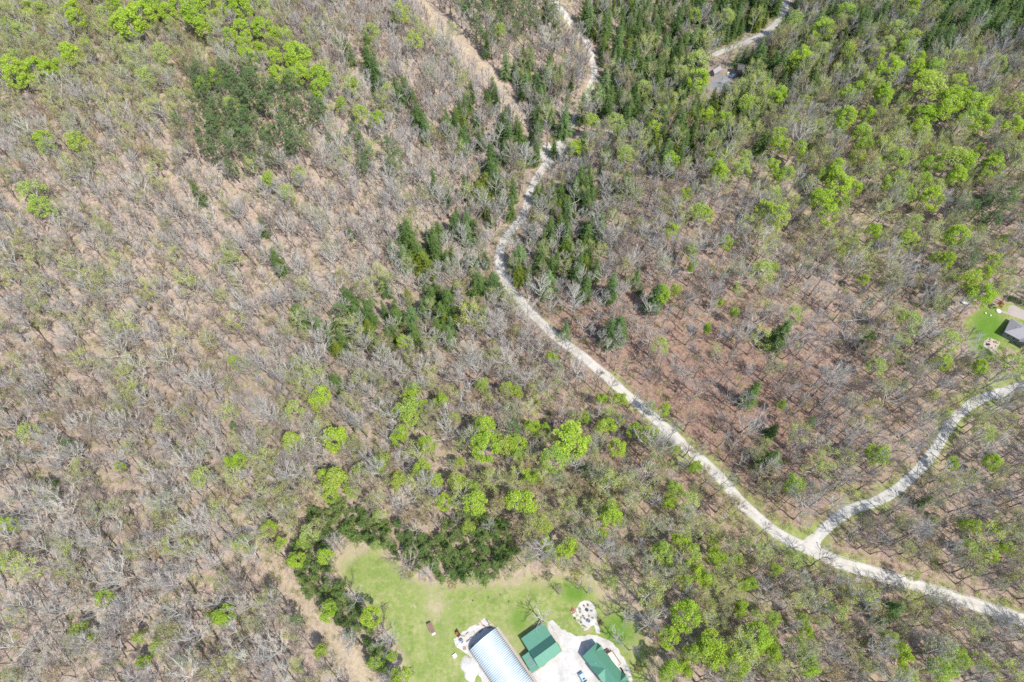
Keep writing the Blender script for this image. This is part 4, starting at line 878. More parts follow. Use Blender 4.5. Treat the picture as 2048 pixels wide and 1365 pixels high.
for ba, bb in ((0, hb), (W_, hb)):
    mb = MB(); mb.panel([F(0, ba, ez), F(L_, ba, ez), F(L_, bb, rz_), F(0, bb, rz_)], .12); mb.build("roof_slope", M['green_house'], house)
mb = MB(); mb.tube([F(-.02, hb, rz_ + .03), F(L_ + .02, hb, rz_ + .03)], [.11, .11], 6); mb.build("ridge_cap", M['green_house'], house)
def dormer(a0, a1, side, h, out=.0):
    """a cross gable: its ridge runs from above the eave back to the slope"""
    am = (a0 + a1) / 2; sl = (rz_ - ez) / hb; zt = ez + h; bi = h / sl
    bw = (lambda b: b) if side > 0 else (lambda b: W_ - b)
    mb = MB()
    for ae in (a0, a1): mb.panel([F(ae, bw(-out), ez + .06), F(am, bw(-out), zt + .06), F(am, bw(bi), zt + .06), F(ae, bw(.0 if out == 0 else .02), ez + .07)], .1)
    mb.build("cross_gable", M['green_house'], house)
    mb = MB(); q = [F(a0 + .12, bw(-out + .3), ez - .05), F(a1 - .12, bw(-out + .3), ez - .05), F(am, bw(-out + .3), zt - .14)]; q2 = [tuple(np.array(p) + F.e2 * (.1 if side > 0 else -.1)) for p in q]
    mb.add(q + q2, [(0, 1, 2), (5, 4, 3), (0, 3, 4, 1), (1, 4, 5, 2), (2, 5, 3, 0)]); mb.build("gable_end", M['siding'], house)
dormer(4.0, 11.4, 1, 2.25, .35); dormer(.4, 3.2, -1, 1.9, .1); dormer(12.2, 15.4, -1, 1.9, .1)
mb = MB(); mb.panel([F(11.7, -3.2, 2.55), F(17.5, -3.2, 2.55), F(17.5, .1, 3.05), F(11.7, .1, 3.05)], .1); pr = mb.build("porch_roof", M['green_house'], house)
for a in (12.0, 14.6, 17.2):
    mb = MB(); mb.tube([F(a, -3.0, 0), F(a, -3.0, 2.5)], [.09, .09], 8); mb.build("porch_post", M['white'], house)
for a in (1.2, 6.2, 9.0): window_part(house, F, a, a + 1.2, o - .05, o + .03, 1.0, 2.3)
for a in (4.4, 9.8, 16.5): window_part(house, F, a, a + 1.2, W_ - o - .03, W_ - o + .05, 1.0, 2.3)
mb = MB(); F.box(mb, 13.2, 14.2, o - .06, o + .03, .1, 2.15); dr = mb.build("door", M['darkwood'], house); mb = MB(); mb.ball(F(14.05, o - .1, 1.1), (.05, .05, .05)); mb.build("handle", M['silver'], dr)
for a, b in ((4.6, 1.55), (9.3, 1.9)):
    z_ = ez + b * (rz_ - ez) / hb; mb = MB(); mb.cyl(F(a, b, z_ - .1 + (1.2 if a < 6 else 0)), .07, .5, 8); mb.build("vent_pipe", M['white'], house)
HOUSE = F
# deck, railing, hot tub
D = Frame(flat(*z3(925, 980), .7), flat(*z3(1045, 1160), .7), flat(*z3(985, 935), .7))
deck = empty("deck", D.base(), 0, "cream boarded deck with dark railing along the green roofed house", "deck")
mb = MB(); D.box(mb, 0, D.l, 0, D.w, .52, .7); mb.build("platform", M['cream'], deck)
mb = MB(); [D.box(mb, a, a + .15, b, b + .15, -.1, .52) for a in (.1, D.l / 2, D.l - .3) for b in (.1, D.w - .3)]; mb.build("footing_post", M['darkwood'], deck)
for p, q in (((.05, D.w - .05), (D.l - .05, D.w - .05)), ((D.l - .05, .9), (D.l - .05, D.w - .05)), ((.05, .9), (.05, D.w - .05))):
    mb = MB(); p3, q3 = np.array(D(p[0], p[1], 1.7)), np.array(D(q[0], q[1], 1.7)); mb.tube([p3, q3], [.05, .05], 6); mb.tube([p3 - (0, 0, .85), q3 - (0, 0, .85)], [.03, .03], 6); k = int(np.linalg.norm(q3 - p3) / .35) + 1
    for i in range(k + 1): c = p3 + (q3 - p3) * i / k; mb.tube([c - (0, 0, 1.0), c], [.025 if i % 5 else .06] * 2, 5)
    mb.build("railing", M['darkwood'], deck)
T_ = Frame(flat(*z3(882, 938), .9), flat(*z3(906, 982), .9), flat(*z3(932, 900), .9))
tub = empty("hot_tub", T_.base(), 0, "dark square hot tub with a red brown rim above the cream deck", "hot tub")
mb = MB(); T_.box(mb, 0, T_.l, 0, T_.w, 0, .85); mb.build("shell", M['darkwood'], tub); mb = MB(); T_.box(mb, .14, T_.l - .14, .14, T_.w - .14, .86, .93); mb.build("cover", M['black'], tub)
mb = MB()
for q in ((0, T_.l, 0, .12), (0, T_.l, T_.w - .12, T_.w), (0, .12, .125, T_.w - .125), (T_.l - .12, T_.l, .125, T_.w - .125)): T_.box(mb, *q, .852, .97)
mb.build("rim", M['terracotta'], tub)

# ------------------------------------------------------------------ vehicles
def vehicle(name, loc, rz, paint, label, cat, group=None, L=4.7, W=1.85, H=1.72, van=.15):
    t = empty(name, loc, rz, label, cat, group)
    def loft(secs, mats, nm, par):
        mb = MB(); V = []
        for x, zl, zh, wl_, wh in secs: V += [(x, -wl_, zl), (x, -wl_ * 1.02, (zl + zh) / 2), (x, -wh, zh), (x, wh, zh), (x, wl_ * 1.02, (zl + zh) / 2), (x, wl_, zl)]
        F_ = [tuple(range(6)), tuple(range(6 * (len(secs) - 1), 6 * len(secs)))[::-1]]
        for i in range(len(secs) - 1): F_ += [(i * 6 + k, i * 6 + (k + 1) % 6, (i + 1) * 6 + (k + 1) % 6, (i + 1) * 6 + k) for k in range(6)]
        mb.add(V, F_); return mb.build(nm, mats, par)
    h = L / 2; w = W / 2; bz = .98
    loft([(-h, .42, .86, w * .86, w * .8), (-h + .12, .3, .95, w * .95, w * .9), (-.4, .26, bz, w, w * .94), (.9, .26, .97, w, w * .93), (h - .25, .3, .84, w * .95, w * .82), (h, .42, .7, w * .82, w * .7)], paint, "body", t)
    cb = loft([(-h + .2 + van, bz - .04, bz + .03, w * .88, w * .86), (-h + .55, bz - .04, H - .03, w * .88, w * .74), (.35, bz - .04, H, w * .88, w * .72), (1.15, bz - .06, bz + .02, w * .87, w * .84)], paint, "cabin", t)
    def quad(nm, q):
        mb = MB(); mb.panel(q, .015) if abs(np.cross(np.array(q[1]) - q[0], np.array(q[2]) - q[0])[2]) > 1e-4 else mb.add(q, [(0, 1, 2, 3)]); mb.build(nm, M['glass'], cb)
    quad("windscreen", [(1.09, -w * .76, bz + .08), (1.09, w * .76, bz + .08), (.43, w * .66, H - .02), (.43, -w * .66, H - .02)])
    quad("rear_window", [(-h + .24 + van, -w * .72, bz + .12), (-h + .24 + van, w * .72, bz + .12), (-h + .5, w * .62, H - .1), (-h + .5, -w * .62, H - .1)])
    for s in (-1, 1): quad("side_window", [(-h + .7, s * w * .885, bz + .1), (.8, s * w * .885, bz + .1), (.38, s * w * .765, H - .1), (-h + .72, s * w * .775, H - .12)])
    quad("sunroof", [(-.35, -w * .42, H + .012), (.15, -w * .42, H + .018), (.15, w * .42, H + .018), (-.35, w * .42, H + .012)])
    for x in (-h + .85, h - .9):
        for s in (-1, 1):
            wh = MB(); wh.tube([(x, s * (w - .24), .34), (x, s * (w - .0), .34)], [.34, .34], 16); wo_ = wh.build("wheel", M['rubber'], t); wh = MB(); wh.tube([(x, s * (w - .05), .34), (x, s * (w + .015), .34)], [.2, .2], 12); wh.build("rim", M['silver'], wo_)
    for s in (-1, 1):
        mb = MB(); mb.ball((h - .12, s * w * .62, .68), (.14, .2, .08)); mb.build("headlight", M['lamp'], t)
        mb = MB(); mb.box((-h - .0, s * w * .66, .78), (.08, .26, .16)); mb.build("tail_light", M['redlens'], t)
        mb = MB(); mb.box((.85, s * (w + .1), 1.02), (.12, .2, .14)); mb.build("mirror", paint, t)
    return t
p, q = flat(*z3(548, 1235), .9), flat(*z3(548 + 75, 1235 + 132), .9); d = (p - q) / np.linalg.norm(p - q)
c = p - d * 2.25
vehicle("parked_car", (c[0], c[1], .08), math.atan2(d[1], d[0]) + math.pi, M['bluepaint'], "pale blue car parked on the white gravel beside the green roofed house", "car")

# ------------------------------------------------------------------ small things around the yard
def yard(pxy, z=0.0): return flat(pxy[0], pxy[1], z)
S = Frame(flat(*z1(60, 752), 1.5), flat(*z1(93, 832), 1.5), flat(*z1(90, 740), 1.5))
shed = empty("chicken_coop", S.base(), 0, "small coop with a rusty brown roof and white end standing in the grass", "coop")
mb = MB(); S.box(mb, .15, S.l - .1, .12, S.w - .12, .25, 1.35); mb.build("wall", M['darkwood'], shed)
mb = MB(); mb.panel([S(-.1, -.1, 1.62), S(S.l, -.1, 1.62), S(S.l, S.w + .1, 1.42), S(-.1, S.w + .1, 1.42)], .06); mb.build("roof", M['rust'], shed)
mb = MB(); S.box(mb, S.l + .02, S.l + .65, .05, S.w - .05, .9, .98); mb.build("ramp_shelf", M['white'], shed); mb = MB(); S.box(mb, -.02, S.l, -.16, -.06, 1.2, 1.5); mb.build("side_board", M['white'], shed)
mb = MB(); [S.box(mb, -.3, S.l + .5, b, b + .12, .04, .2) for b in (.1, S.w - .22)]; mb.build("skid", M['darkwood'], shed)
c = yard(z1(286, 1013)); crate = empty("white_crate", c, .6, "white box lying in the grass beside the storage pad", "box")
mb = MB(); mb.box((0, 0, .3), (1.25, 1.15, .6)); mb.build("box", M['white'], crate); mb = MB(); mb.box((0, 0, .64), (1.35, 1.25, .07)); mb.build("lid", M['white'], crate)
c = yard(z1(413, 1112)); rp = random.Random(3); mb = MB(); n = 34; V = [(0, 0, .75)]; Fc = []
for j in range(1, 9):
    for k in range(n):
        a = 6.283 * k / n; e = 1 + .16 * math.sin(3 * a + .5) + .08 * math.sin(7 * a); r = j / 8; V.append((3.3 * r * e * math.cos(a), 4.4 * r * e * math.sin(a), .75 * (1 - r ** 1.6) + rp.uniform(-.07, .07) * (1 - r * .6) - (.12 if j == 8 else 0)))
for k in range(n): Fc.append((0, 1 + k, 1 + (k + 1) % n))
for j in range(7):
    for k in range(n): a = 1 + j * n; Fc.append((a + k, a + n + k, a + n + (k + 1) % n, a + (k + 1) % n))
mb.add(V, Fc); g_ = mb.build("gravel_pile", M['gravel_white'], None, smooth=True, loc=c); g_.rotation_euler.z = .2; tag(g_, "low spread heap of white gravel beside the arched metal hut", "gravel pile")
ga = g_.data.attributes.new("edge", 'FLOAT', 'POINT')
# red garden tractor
c = yard(z1(312, 838)); tr = empty("garden_tractor", c, 2.4, "small faded red garden tractor at the corner of the storage pad", "tractor")
mb = MB(); mb.box((.45, 0, .62), (1.0, .6, .45)); mb.box((.95, 0, .55), (.12, .55, .4)); mb.build("hood", M['redpaint'], tr)
mb = MB(); mb.box((-.45, 0, .55), (.9, .75, .2)); mb.box((-.1, 0, .8), (.06, .5, .4)); mb.build("chassis", M['redpaint'], tr)
mb = MB(); mb.box((-.5, 0, .78), (.45, .45, .12)); mb.box((-.72, 0, 1.0), (.1, .45, .4)); mb.build("seat", M['black'], tr)
mb = MB(); mb.tube([(-.05, 0, .8), (-.18, 0, 1.12)], [.025, .025], 6); mb.tube([(-.18 + .02 * math.cos(a), .2 * math.sin(a), 1.12 + .19 * math.cos(a)) for a in np.linspace(0, 6.28, 13)], [.02] * 13, 5, 0, False); mb.build("steering_wheel", M['black'], tr)
for x, r, w in ((-.5, .42, .28), (.85, .26, .2)):
    for s in (-1, 1):
        mb = MB(); mb.tube([(x, s * .38, r), (x, s * (.38 + w), r)], [r, r], 14); wo_ = mb.build("wheel", M['rubber'], tr); mb = MB(); mb.tube([(x, s * (.38 + w - .02), r), (x, s * (.40 + w), r)], [r * .5] * 2, 10); mb.build("rim", M['yellow'], wo_)
c = yard(z1(306, 815)); mb = MB(); [mb.box((rp.uniform(-.4, .4), rp.uniform(-.3, .3), .12 + .2 * i), (rp.uniform(.6, 1.1), rp.uniform(.4, .7), .2), rp.uniform(0, 3)) for i in range(4)]; tag(mb.build("scrap_heap", M['black'], None, loc=c), "black scrap heap behind the small red tractor", "scrap heap")
PL = [(505, 748, -1.0, 2.4, "behind the arch end"), (556, 733, -.9, 2.0, "at the far tip of the storage pad"), (530, 770, -.6, 1.3, "short one near the pad tip"), (450, 825, -.9, 1.8, "in the middle of the pad"), (500, 806, .75, 2.0, "against the dark hut end"), (396, 885, .6, 1.7, "near the white sacks"), (352, 852, -.2, 2.2, "behind the blue tarp"),
      (386, 828, .7, 1.3, "halfway along the pad edge"), (420, 862, .4, 1.0, "short one beside the hut end"), (476, 760, .3, 1.2, "near the pad edge"), (566, 778, .1, 1.4, "close to the hut corner"), (574, 768, -.7, 1.5, "leaning over another near the hut corner"), (590, 758, -.9, 2.2, "along the narrow pad edge"), (345, 905, .9, 1.2, "lowest on the pad")]
for i, (X_, Y_, a, l, w) in enumerate(PL):
    c = yard(z1(X_, Y_)); pk = MB(); h_ = rp.choice((.12, .2, .3)); pk.box((0, 0, .1 + h_ / 2), (l, rp.uniform(.22, .42), h_)); pk.box((.1, .04, .12 + h_), (l * .8, .16, .06), .12)
    o_ = pk.build("timber", M['darkwood' if i % 3 else 'wood'], None, loc=c); o_.rotation_euler.z = a; tag(o_, ("dark" if i % 3 else "pale") + " timber lying " + w, "timber", "timbers on the storage pad")
c = yard(z1(335, 880)); mb = MB(); mb.ball((0, 0, .2), (.7, .55, .3), 0, 12, 6, .5, rp); tag(mb.build("tarp_bundle", M['tarp'], None, loc=c), "crumpled blue tarp bundle on the storage pad", "tarp")
for i, (X_, Y_, w) in enumerate([(296, 897, "at the pad edge"), (312, 932, "lowest of three"), (330, 915, "nearest the timbers")]):
    c = yard(z1(X_, Y_)); mb = MB(); mb.ball((0, 0, .18), (.6, .42, .22), 0, 10, 6, .35, rp); o_ = mb.build("sack", M['white'], None, loc=c); o_.rotation_euler.z = i * 1.1; tag(o_, "white filled sack on the storage pad, " + w, "sack", "white sacks on the pad")
for i, (X_, Y_, w) in enumerate([(432, 935, "beside the hut corner"), (365, 950, "at the lower pad edge")]):
    c = yard(z1(X_, Y_)); mb = MB()
    for k in range(6): mb.box((0, -.5 + .2 * k, .2), (1.2, .13, .03))
    for k in (-.5, 0, .5): mb.box((k, 0, .13), (.09, 1.1, .1))
    o_ = mb.build("pallet", M['wood'], None, loc=c); o_.rotation_euler.z = .5 + i; tag(o_, "wooden pallet on the storage pad " + w, "pallet", "pallets on the pad")
# fire pit pad
def disc_table(X_, Y_, r, label, top):
    c = yard(z3(X_, Y_)); t = empty("round_table", c, 0, label, "table", "tables on the fire pit pad"); mb = MB(); mb.cyl((0, 0, .68), r, .05, 20); mb.build("table_top", top, t); mb = MB(); mb.cyl((0, 0, .05), .08, .63, 8); mb.cyl((0, 0, .05), .3, .05, 12); mb.build("pedestal", M['black'], t)
c = yard(z3(640, 380)); t = empty("fire_pit", c, 0, "round dark steel fire pit among chairs on the white pad", "fire pit")
mb = MB()
ringn = 20; V = [(r * math.cos(6.283 * k / ringn), r * math.sin(6.283 * k / ringn), z) for r, z in ((.52, .05), (.56, .5), (.46, .5), (.40, .2)) for k in range(ringn)]
mb.add(V, [(j * ringn + k, j * ringn + (k + 1) % ringn, (j + 1) * ringn + (k + 1) % ringn, (j + 1) * ringn + k) for j in range(3) for k in range(ringn)]); mb.build("bowl", M['black'], t); mb = MB(); mb.cyl((0, 0, .1), .42, .12, 16); mb.build("ash_bed", M['shingle_dark'], t)
disc_table(662, 530, .62, "dark blue topped round table near the pad's narrow neck", M['tarp'])
def patio_chair(c, rz, m, label, group):
    t = empty("patio_chair", c, rz, label, "chair", group); mb = MB(); mb.box((0, 0, .4), (.52, .52, .05)); mb.build("seat", m, t)
    mb = MB(); mb.add([(-.26, -.26, .42), (-.26, .26, .42), (-.36, .26, .95), (-.36, -.26, .95), (-.22, -.26, .42), (-.22, .26, .42), (-.32, .26, .95), (-.32, -.26, .95)], [(0, 1, 2, 3), (7, 6, 5, 4), (0, 4, 5, 1), (1, 5, 6, 2), (2, 6, 7, 3), (3, 7, 4, 0)]); mb.build("backrest", m, t)
    for x in (-.22, .22):
        for y in (-.22, .22): mb = MB(); mb.box((x, y, .19), (.06, .06, .38)); mb.build("leg", m, t)
for X_, Y_, m, w in [(612, 335, 'wood', "pale chair by the fire pit, on the grass edge side"), (655, 318, 'darkwood', "dark chair by the fire pit, at the pad's far edge"), (700, 392, 'greysiding', "grey chair by the fire pit, on the drive side"), (592, 462, 'darkwood', "dark chair between fire pit and garden bed"), (676, 472, 'wood', "pale chair beside the blue topped table"), (718, 490, 'greysiding', "grey chair where the pad narrows"), (622, 505, 'greysiding', "grey chair between the blue topped table and the bed")]:
    c = yard(z3(X_, Y_), .06); f0 = yard(z3(640, 380) if Y_ < 470 else z3(662, 530)); patio_chair(c, math.atan2(f0[1] - c[1], f0[0] - c[0]), M[m], w, "chairs around the fire pit")
for i, (X_, Y_, w) in enumerate([(1105, 1178, "nearest the cream deck"), (1118, 1200, "second from the cream deck"), (1128, 1222, "third from the cream deck"), (1148, 1252, "farthest from the cream deck")]):
    c = yard(z3(X_, Y_), .06); patio_chair(c, 2.5, M['black'], "black chair on the gravel drive, " + w, "black chairs beside the house")
g = np.random.default_rng(8)
def shrub(px_, py_, r, h, leaf, label, name="shrub", cat="shrub", twig='twig_brown', n=520, size=.16, group=None, z=None):
    x, y, z_ = at(px_, py_); t = empty(name, (x, y, z_), 0, label, cat, group); T2, C2 = MB(), MB()
    for k in range(7): T2.spike((0, 0, -.1), dirv(g.uniform(0, 6.28), g.uniform(.7, 1.4)) * h * .9, .05)
    T2.build("trunk", M[twig], t)
    d = g.normal(size=(n, 3)); d /= np.linalg.norm(d, axis=1)[:, None]; d[:, 2] = np.abs(d[:, 2]); q = d * (g.uniform(.45, 1.05, n) ** .5)[:, None] * (r, r, h) * (1 + .25 * np.sin(5 * np.arctan2(d[:, 1], d[:, 0]) + px_))[:, None]
    leaves(C2, q, size, g, 0); C2.build("crown", M[leaf], t)
shrub(*z3(460, 388), 1.05, .8, 'leaf_red', "low rust red shrub at the corner of the fire pit pad", n=420)
shrub(*z3(826, 556), .85, 1.5, 'leaf_purple', "small purple leaved shrub beside the neck of the fire pit pad", n=420)
for i, (X_, Y_, r, lf, w) in enumerate([(545, 365, .45, 'leaf_hedge', "beside the rust red shrub"), (548, 408, .5, 'bud_olive', "next to the fire pit chairs"), (505, 452, .6, 'leaf_fresh', "widest in the bed"), (478, 492, .45, 'leaf_hedge', "on the grass side of the bed"), (562, 482, .5, 'bud_yellow', "yellowish, by a dark chair"), (522, 528, .6, 'leaf_fresh', "in the middle of the bed"), (560, 548, .45, 'leaf_hedge', "below the middle of the bed"), (585, 592, .5, 'bud_olive', "near the tail of the bed"), (612, 604, .4, 'leaf_fresh', "at the very tail of the bed")]):
    shrub(*z3(X_, Y_), r, .6, lf, "garden plant in the fire pit bed, " + w, "garden_plant", "garden plant", n=150, size=.12, group="plants in the fire pit bed")
for i, (X_, Y_, r, w) in enumerate([(540, 355, .35, "by the rust red shrub"), (440, 440, .3, "at the grass edge"), (500, 522, .28, "beside the widest plant"), (552, 520, .33, "in the middle of the bed"), (600, 640, .36, "at the tail of the pad"), (636, 622, .3, "near the tail, drive side")]):
    c = yard(z3(X_, Y_)); mb = MB(); mb.ball((0, 0, r * .4), (r * 1.2, r, r * .7), 0, 9, 6, .4, rp); tag(mb.build("rock", M['stone'], None, loc=c), "tan rock in the fire pit bed, " + w, "rock", "rocks in the fire pit bed")
for px_, py_, w in [(946, 1202, "nearest the coop"), (977, 1196, "in the open grass"), (1001, 1190, "reddish, farther along"), (1018, 1204, "closest to the barn")]:
    c = yard((px_, py_)); mb = MB(); mb.tube([(0, 0, -.1), (0, 0, .25), (.04, 0, .55)], [.3, .24, .2], 9); mb.spike((.2, 0, .1), (.6, .3, .0), .09); mb.spike((-.2, .1, .1), (-.5, -.3, .0), .08); tag(mb.build("stump", M['darkwood'], None, loc=c), "dark tree stump in the mown grass, " + w, "stump", "stumps in the grass")
for px_, py_, r, h, lf, lab in [(1116, 1176, 1.6, 1.4, 'bud_grey', "grey-green bush at the far edge of the clearing"), (1150, 1150, 2.2, 2.0, 'bud_yellow', "yellow-green bush behind the clearing above the fire pit"), (1095, 1152, 2.0, 2.0, 'leaf_hedge', "blue green bush at the thick end of the pine belt"),
    (1258, 1220, 2.4, 2.2, 'bud_olive', "olive bush behind the fire pit lawn"), (1285, 1262, 2.2, 2.2, 'bud_yellow', "yellow-green bush across from the hot tub"), (1300, 1310, 2.4, 2.0, 'bud_olive', "olive bush beside the drive loop"), (1276, 1336, 1.5, 1.2, 'bud_rust', "rusty bush beside the drive loop"), (820, 1345, 1.8, 1.6, 'bud_grey', "grey-green bush at the end of the pine hedge"),
    (770, 1216, 1.8, 1.5, 'bud_grey', "grey bush between pine hedge and grass"), (905, 1168, 2.0, 1.2, 'bud_rust', "low rusty brush below the pine belt"), (810, 1150, 2.2, 1.6, 'leaf_pink', "mauve white brush at the head of the grass")]:
    shrub(px_, py_, r, h, lf, lab, n=620, size=.2)
def put(kind, k, px_, py_, s, sz, label, group=None):
    x, y, z = at(px_, py_); t = add_tree([kind, k, float(x), float(y), float(z), s, sz, g.uniform(0, 6.28), 1], label, group)
put('bare_tree', 7, 1083, 1243, 1.0, .62, "white limbed bare tree spreading over the barn roof corner")
for k, px_, py_, s, sz, lab in [(5, 1117, 1188, .5, .38, "low many-stemmed bare tree in the grass below the pine belt"), (8, 1157, 1180, .75, .7, "thin bare tree at the clearing edge above the fire pit"), (4, 1174, 1186, .6, .5, "thin bare tree between the clearing and brown wood"), (2, 1211, 1231, .5, .5, "dark bare tree beside the fire pit pad"),
    (3, 1229, 1278, .7, .6, "pale forked bare tree beside the drive loop"), (1, 1258, 1301, .6, .55, "grey bare tree across the drive from the deck"), (0, 1246, 1240, .75, .7, "pale bare tree between fire pit and wood")]: put('bare_tree', k, px_, py_, s, sz, lab)

# ------------------------------------------------------------------ guard rail along the gravel road
GR = smooth_path(wpath([(1634, 1086), (1640, 1100), (1655, 1106), (1711, 1123), (1781, 1145), (1846, 1164), (1906, 1183), (1986, 1209), (2048, 1230), (2110, 1250)]), 1.0)
b0 = GR[0]; rail = empty("guard_rail", b0, 0, "long pale steel guard rail along the upper side of the gravel road", "guard rail")
mb = MB(); P_ = [(p[0] - b0[0], p[1] - b0[1], float(hgt(p[0], p[1])) - b0[2]) for p in GR]
V = []
for i, p in enumerate(P_):
    t = unit(np.array(P_[min(i + 1, len(P_) - 1)]) - np.array(P_[max(i - 1, 0)])); s = np.array([-t[1], t[0], 0])
    for zz, ww in ((.45, 0), (.53, .07), (.6, .0), (.68, .07), (.76, 0), (.76, -.05), (.45, -.05)): V.append(np.array(p) + s * ww + (0, 0, zz))
n = 7; mb.add(V, [(i * n + k, i * n + (k + 1) % n, (i + 1) * n + (k + 1) % n, (i + 1) * n + k) for i in range(len(P_) - 1) for k in range(n)]); mb.build("rail", M['galv'], rail)
for i in range(0, len(P_), 4): mb = MB(); mb.box((P_[i][0], P_[i][1], P_[i][2] + .3), (.14, .14, .9)); mb.build("post", M['darkwood'], rail)

# ------------------------------------------------------------------ fallen trunks
for a, b, r, m, lab in [((985, 257), (1028, 259), .32, 'bark_pale', "pale fallen trunk at the foot of the mown cut"), ((183, 628), (189, 648), .22, 'bark_pale', "white snapped trunk on the bare hillside"), ((1452, 189), (1465, 178), .35, 'wood', "pale yellow log beside the hidden valley house"), ((660, 1215), (638, 1198), .2, 'bark_pale', "pale fallen trunk beside the pine hedge"),
    ((470, 905), (498, 925), .25, 'bark_grey', "grey fallen trunk in the bare wood below the creek head"), ((240, 1090), (275, 1112), .25, 'bark_pale', "bleached fallen trunk low on the bare hillside"), ((1690, 1010), (1718, 1000), .2, 'bark_brown', "brown fallen trunk beside the side road"), ((1480, 905), (1505, 915), .22, 'bark_grey', "grey fallen trunk on the red brown slope")]:
    p = np.array([float(v) for v in at(*a)]); q = np.array([float(v) for v in at(*b)]); mb = MB(); p0 = p.copy(); mb.tube([(0, 0, r), (q - p0) / 2 + (0, 0, r * .9), q - p0 + (0, 0, r * .6)], [r, r * .8, r * .45], 8)
    for k in range(4): e = (q - p0) * (.5 + .12 * k); mb.spike(e + (0, 0, r), e + (g.uniform(-1, 1), g.uniform(-1, 1), g.uniform(.3, 1.2)), .07)
    tag(mb.build("fallen_trunk", M[m], None, loc=tuple(p)), lab, "fallen trunk", "fallen trunks")

# ------------------------------------------------------------------ the grey roofed house at the edge
W0 = at(*z4(1388, 762)); zb = float(W0[2]); H2 = Frame(W0, at(*z4(1706, 922)), at(*z4(1436, 540)), l=19.0); H2.z0 = zb; l, w = H2.l, H2.w; e_ = 3.4
h2 = empty("grey_house", H2.base(), 0, "grey shingled hip roof house with dark siding beside the green lawn", "house")
mb = MB(); H2.box(mb, 0, l, 0, w, -1.5, e_); mb.build("wall", M['greysiding'], h2)
o = .5; rr_ = 2.9; hw = w / 2
c4 = [(-o, -o), (l + o, -o), (l + o, w + o), (-o, w + o)]; ra, rb = (hw, hw), (l - hw, hw)
for pts in ([c4[0], c4[1], rb, ra], [c4[1], c4[2], rb], [c4[2], c4[3], ra, rb], [c4[3], c4[0], ra]):
    mb = MB(); mb.panel([H2(a, b, e_ + (rr_ if (a, b) in (ra, rb) else 0)) for a, b in pts], .14); mb.build("roof_slope", M['shingle'], h2)
mb = MB(); a0, a1, zt = 6.0, 11.0, 2.1
for ae in (a0, a1): mb.panel([H2(ae, -o - 1.2, e_ + .05), H2((a0 + a1) / 2, -o - 1.2, e_ + zt), H2((a0 + a1) / 2, hw * .7, e_ + zt), H2(ae, .1, e_ + .25)], .12)
mb.build("cross_gable", M['shingle'], h2); mb = MB(); q = [H2(a0 + .2, -o - .9, e_), H2(a1 - .2, -o - .9, e_), H2((a0 + a1) / 2, -o - .9, e_ + zt - .2)]; q2 = [tuple(np.array(p) + H2.e2 * .2) for p in q]; mb.add(q + q2, [(0, 1, 2), (5, 4, 3), (0, 3, 4, 1), (1, 4, 5, 2), (2, 5, 3, 0)]); mb.build("gable_end", M['greysiding'], h2)
for a in (1.2, 3.6, 6.4, 9.0, 12.0): window_part(h2, H2, a, a + 1.3, -.06, .03, 1.2, 2.7); window_part(h2, H2, a + .2, a + 1.2, -.06, .03, -.9, .4)
for b in (2.0, 5.0): window_part(h2, H2, -.06, .03, b, b + 1.1, 1.2, 2.5)
for a, b in ((2.4, 3.2), (6.0, .9)): mb = MB(); mb.cyl(H2(a, b, e_ + b * .55), .09, .7, 8); mb.build("vent_pipe", M['white'], h2)
for i, (X_, Y_, r) in enumerate([(1480, 262, 1.5), (1545, 268, 1.7), (1610, 300, 1.8), (1680, 330, 1.9)]): shrub(*z4(X_, Y_), r, 1.9, 'leaf_hedge', "dark hedge bush above the concrete drive, " + ("nearest the orange red tree", "second from the orange red tree", "third from the orange red tree", "farthest from the orange red tree")[i], "hedge_bush", "hedge bush", n=700, size=.2, group="hedge bushes above the drive")
p, q = np.array(at(*z4(838, 312))).astype(float), np.array(at(*z4(938, 352))).astype(float); d = q - p; ln = np.linalg.norm(d); d /= ln
tank = empty("gas_tank", p, math.atan2(d[1], d[0]), "long white gas tank at the edge of the wood beyond the lawn", "gas tank")
mb = MB(); mb.tube([(0, 0, .8), (.12, 0, .8), (.4, 0, .8), (ln - .4, 0, .8), (ln - .12, 0, .8), (ln, 0, .8)], [.05, .38, .55, .55, .38, .05], 16); mb.build("vessel", M['white'], tank, smooth=True); mb = MB(); mb.cyl((ln / 2, 0, 1.3), .2, .25, 10); mb.build("valve_dome", M['white'], tank)
for x in (.7, ln - .7): mb = MB(); mb.box((x, 0, .15), (.15, .8, .4)); mb.build("leg", M['concrete'], tank)
x, y, z = [float(v) for v in at(*z4(1320, 392))]; ot = empty("ornamental_tree", (x, y, z), 0, "small round orange red tree at the end of the concrete drive", "ornamental tree"); T2, C2 = leafing(901, H=3.6, r=1.35, nclump=26, per=34, size=.24, base=.35, r0=.08, twig=.02); T2.build("trunk", M['bark_brown'], ot); C2.build("crown", [M['twig_brown'], M['leaf_red']], ot)
x, y, z = [float(v) for v in at(*z4(1330, 402))]; mb = MB(); mb.tube([(0, 0, -.1), (0, 0, .3)], [1.0, .95], 18); mb.tube([(0, 0, .301), (0, 0, .34)], [.8, .8], 18); tag(mb.build("tree_ring", M['white'], None, loc=(x + .5, y - 1.0, z)), "white round planter ring below the orange red tree", "planter ring")
for X_, Y_, w in [(1165, 850, "by the white edge"), (1205, 870, "next to the table")]:
    c = [float(v) for v in at(*z4(X_, Y_))]; patio_chair((c[0], c[1], c[2] + .06), 1.0, M['white'], "white chair on the tan stone patio, " + w, "white chairs on the stone patio")
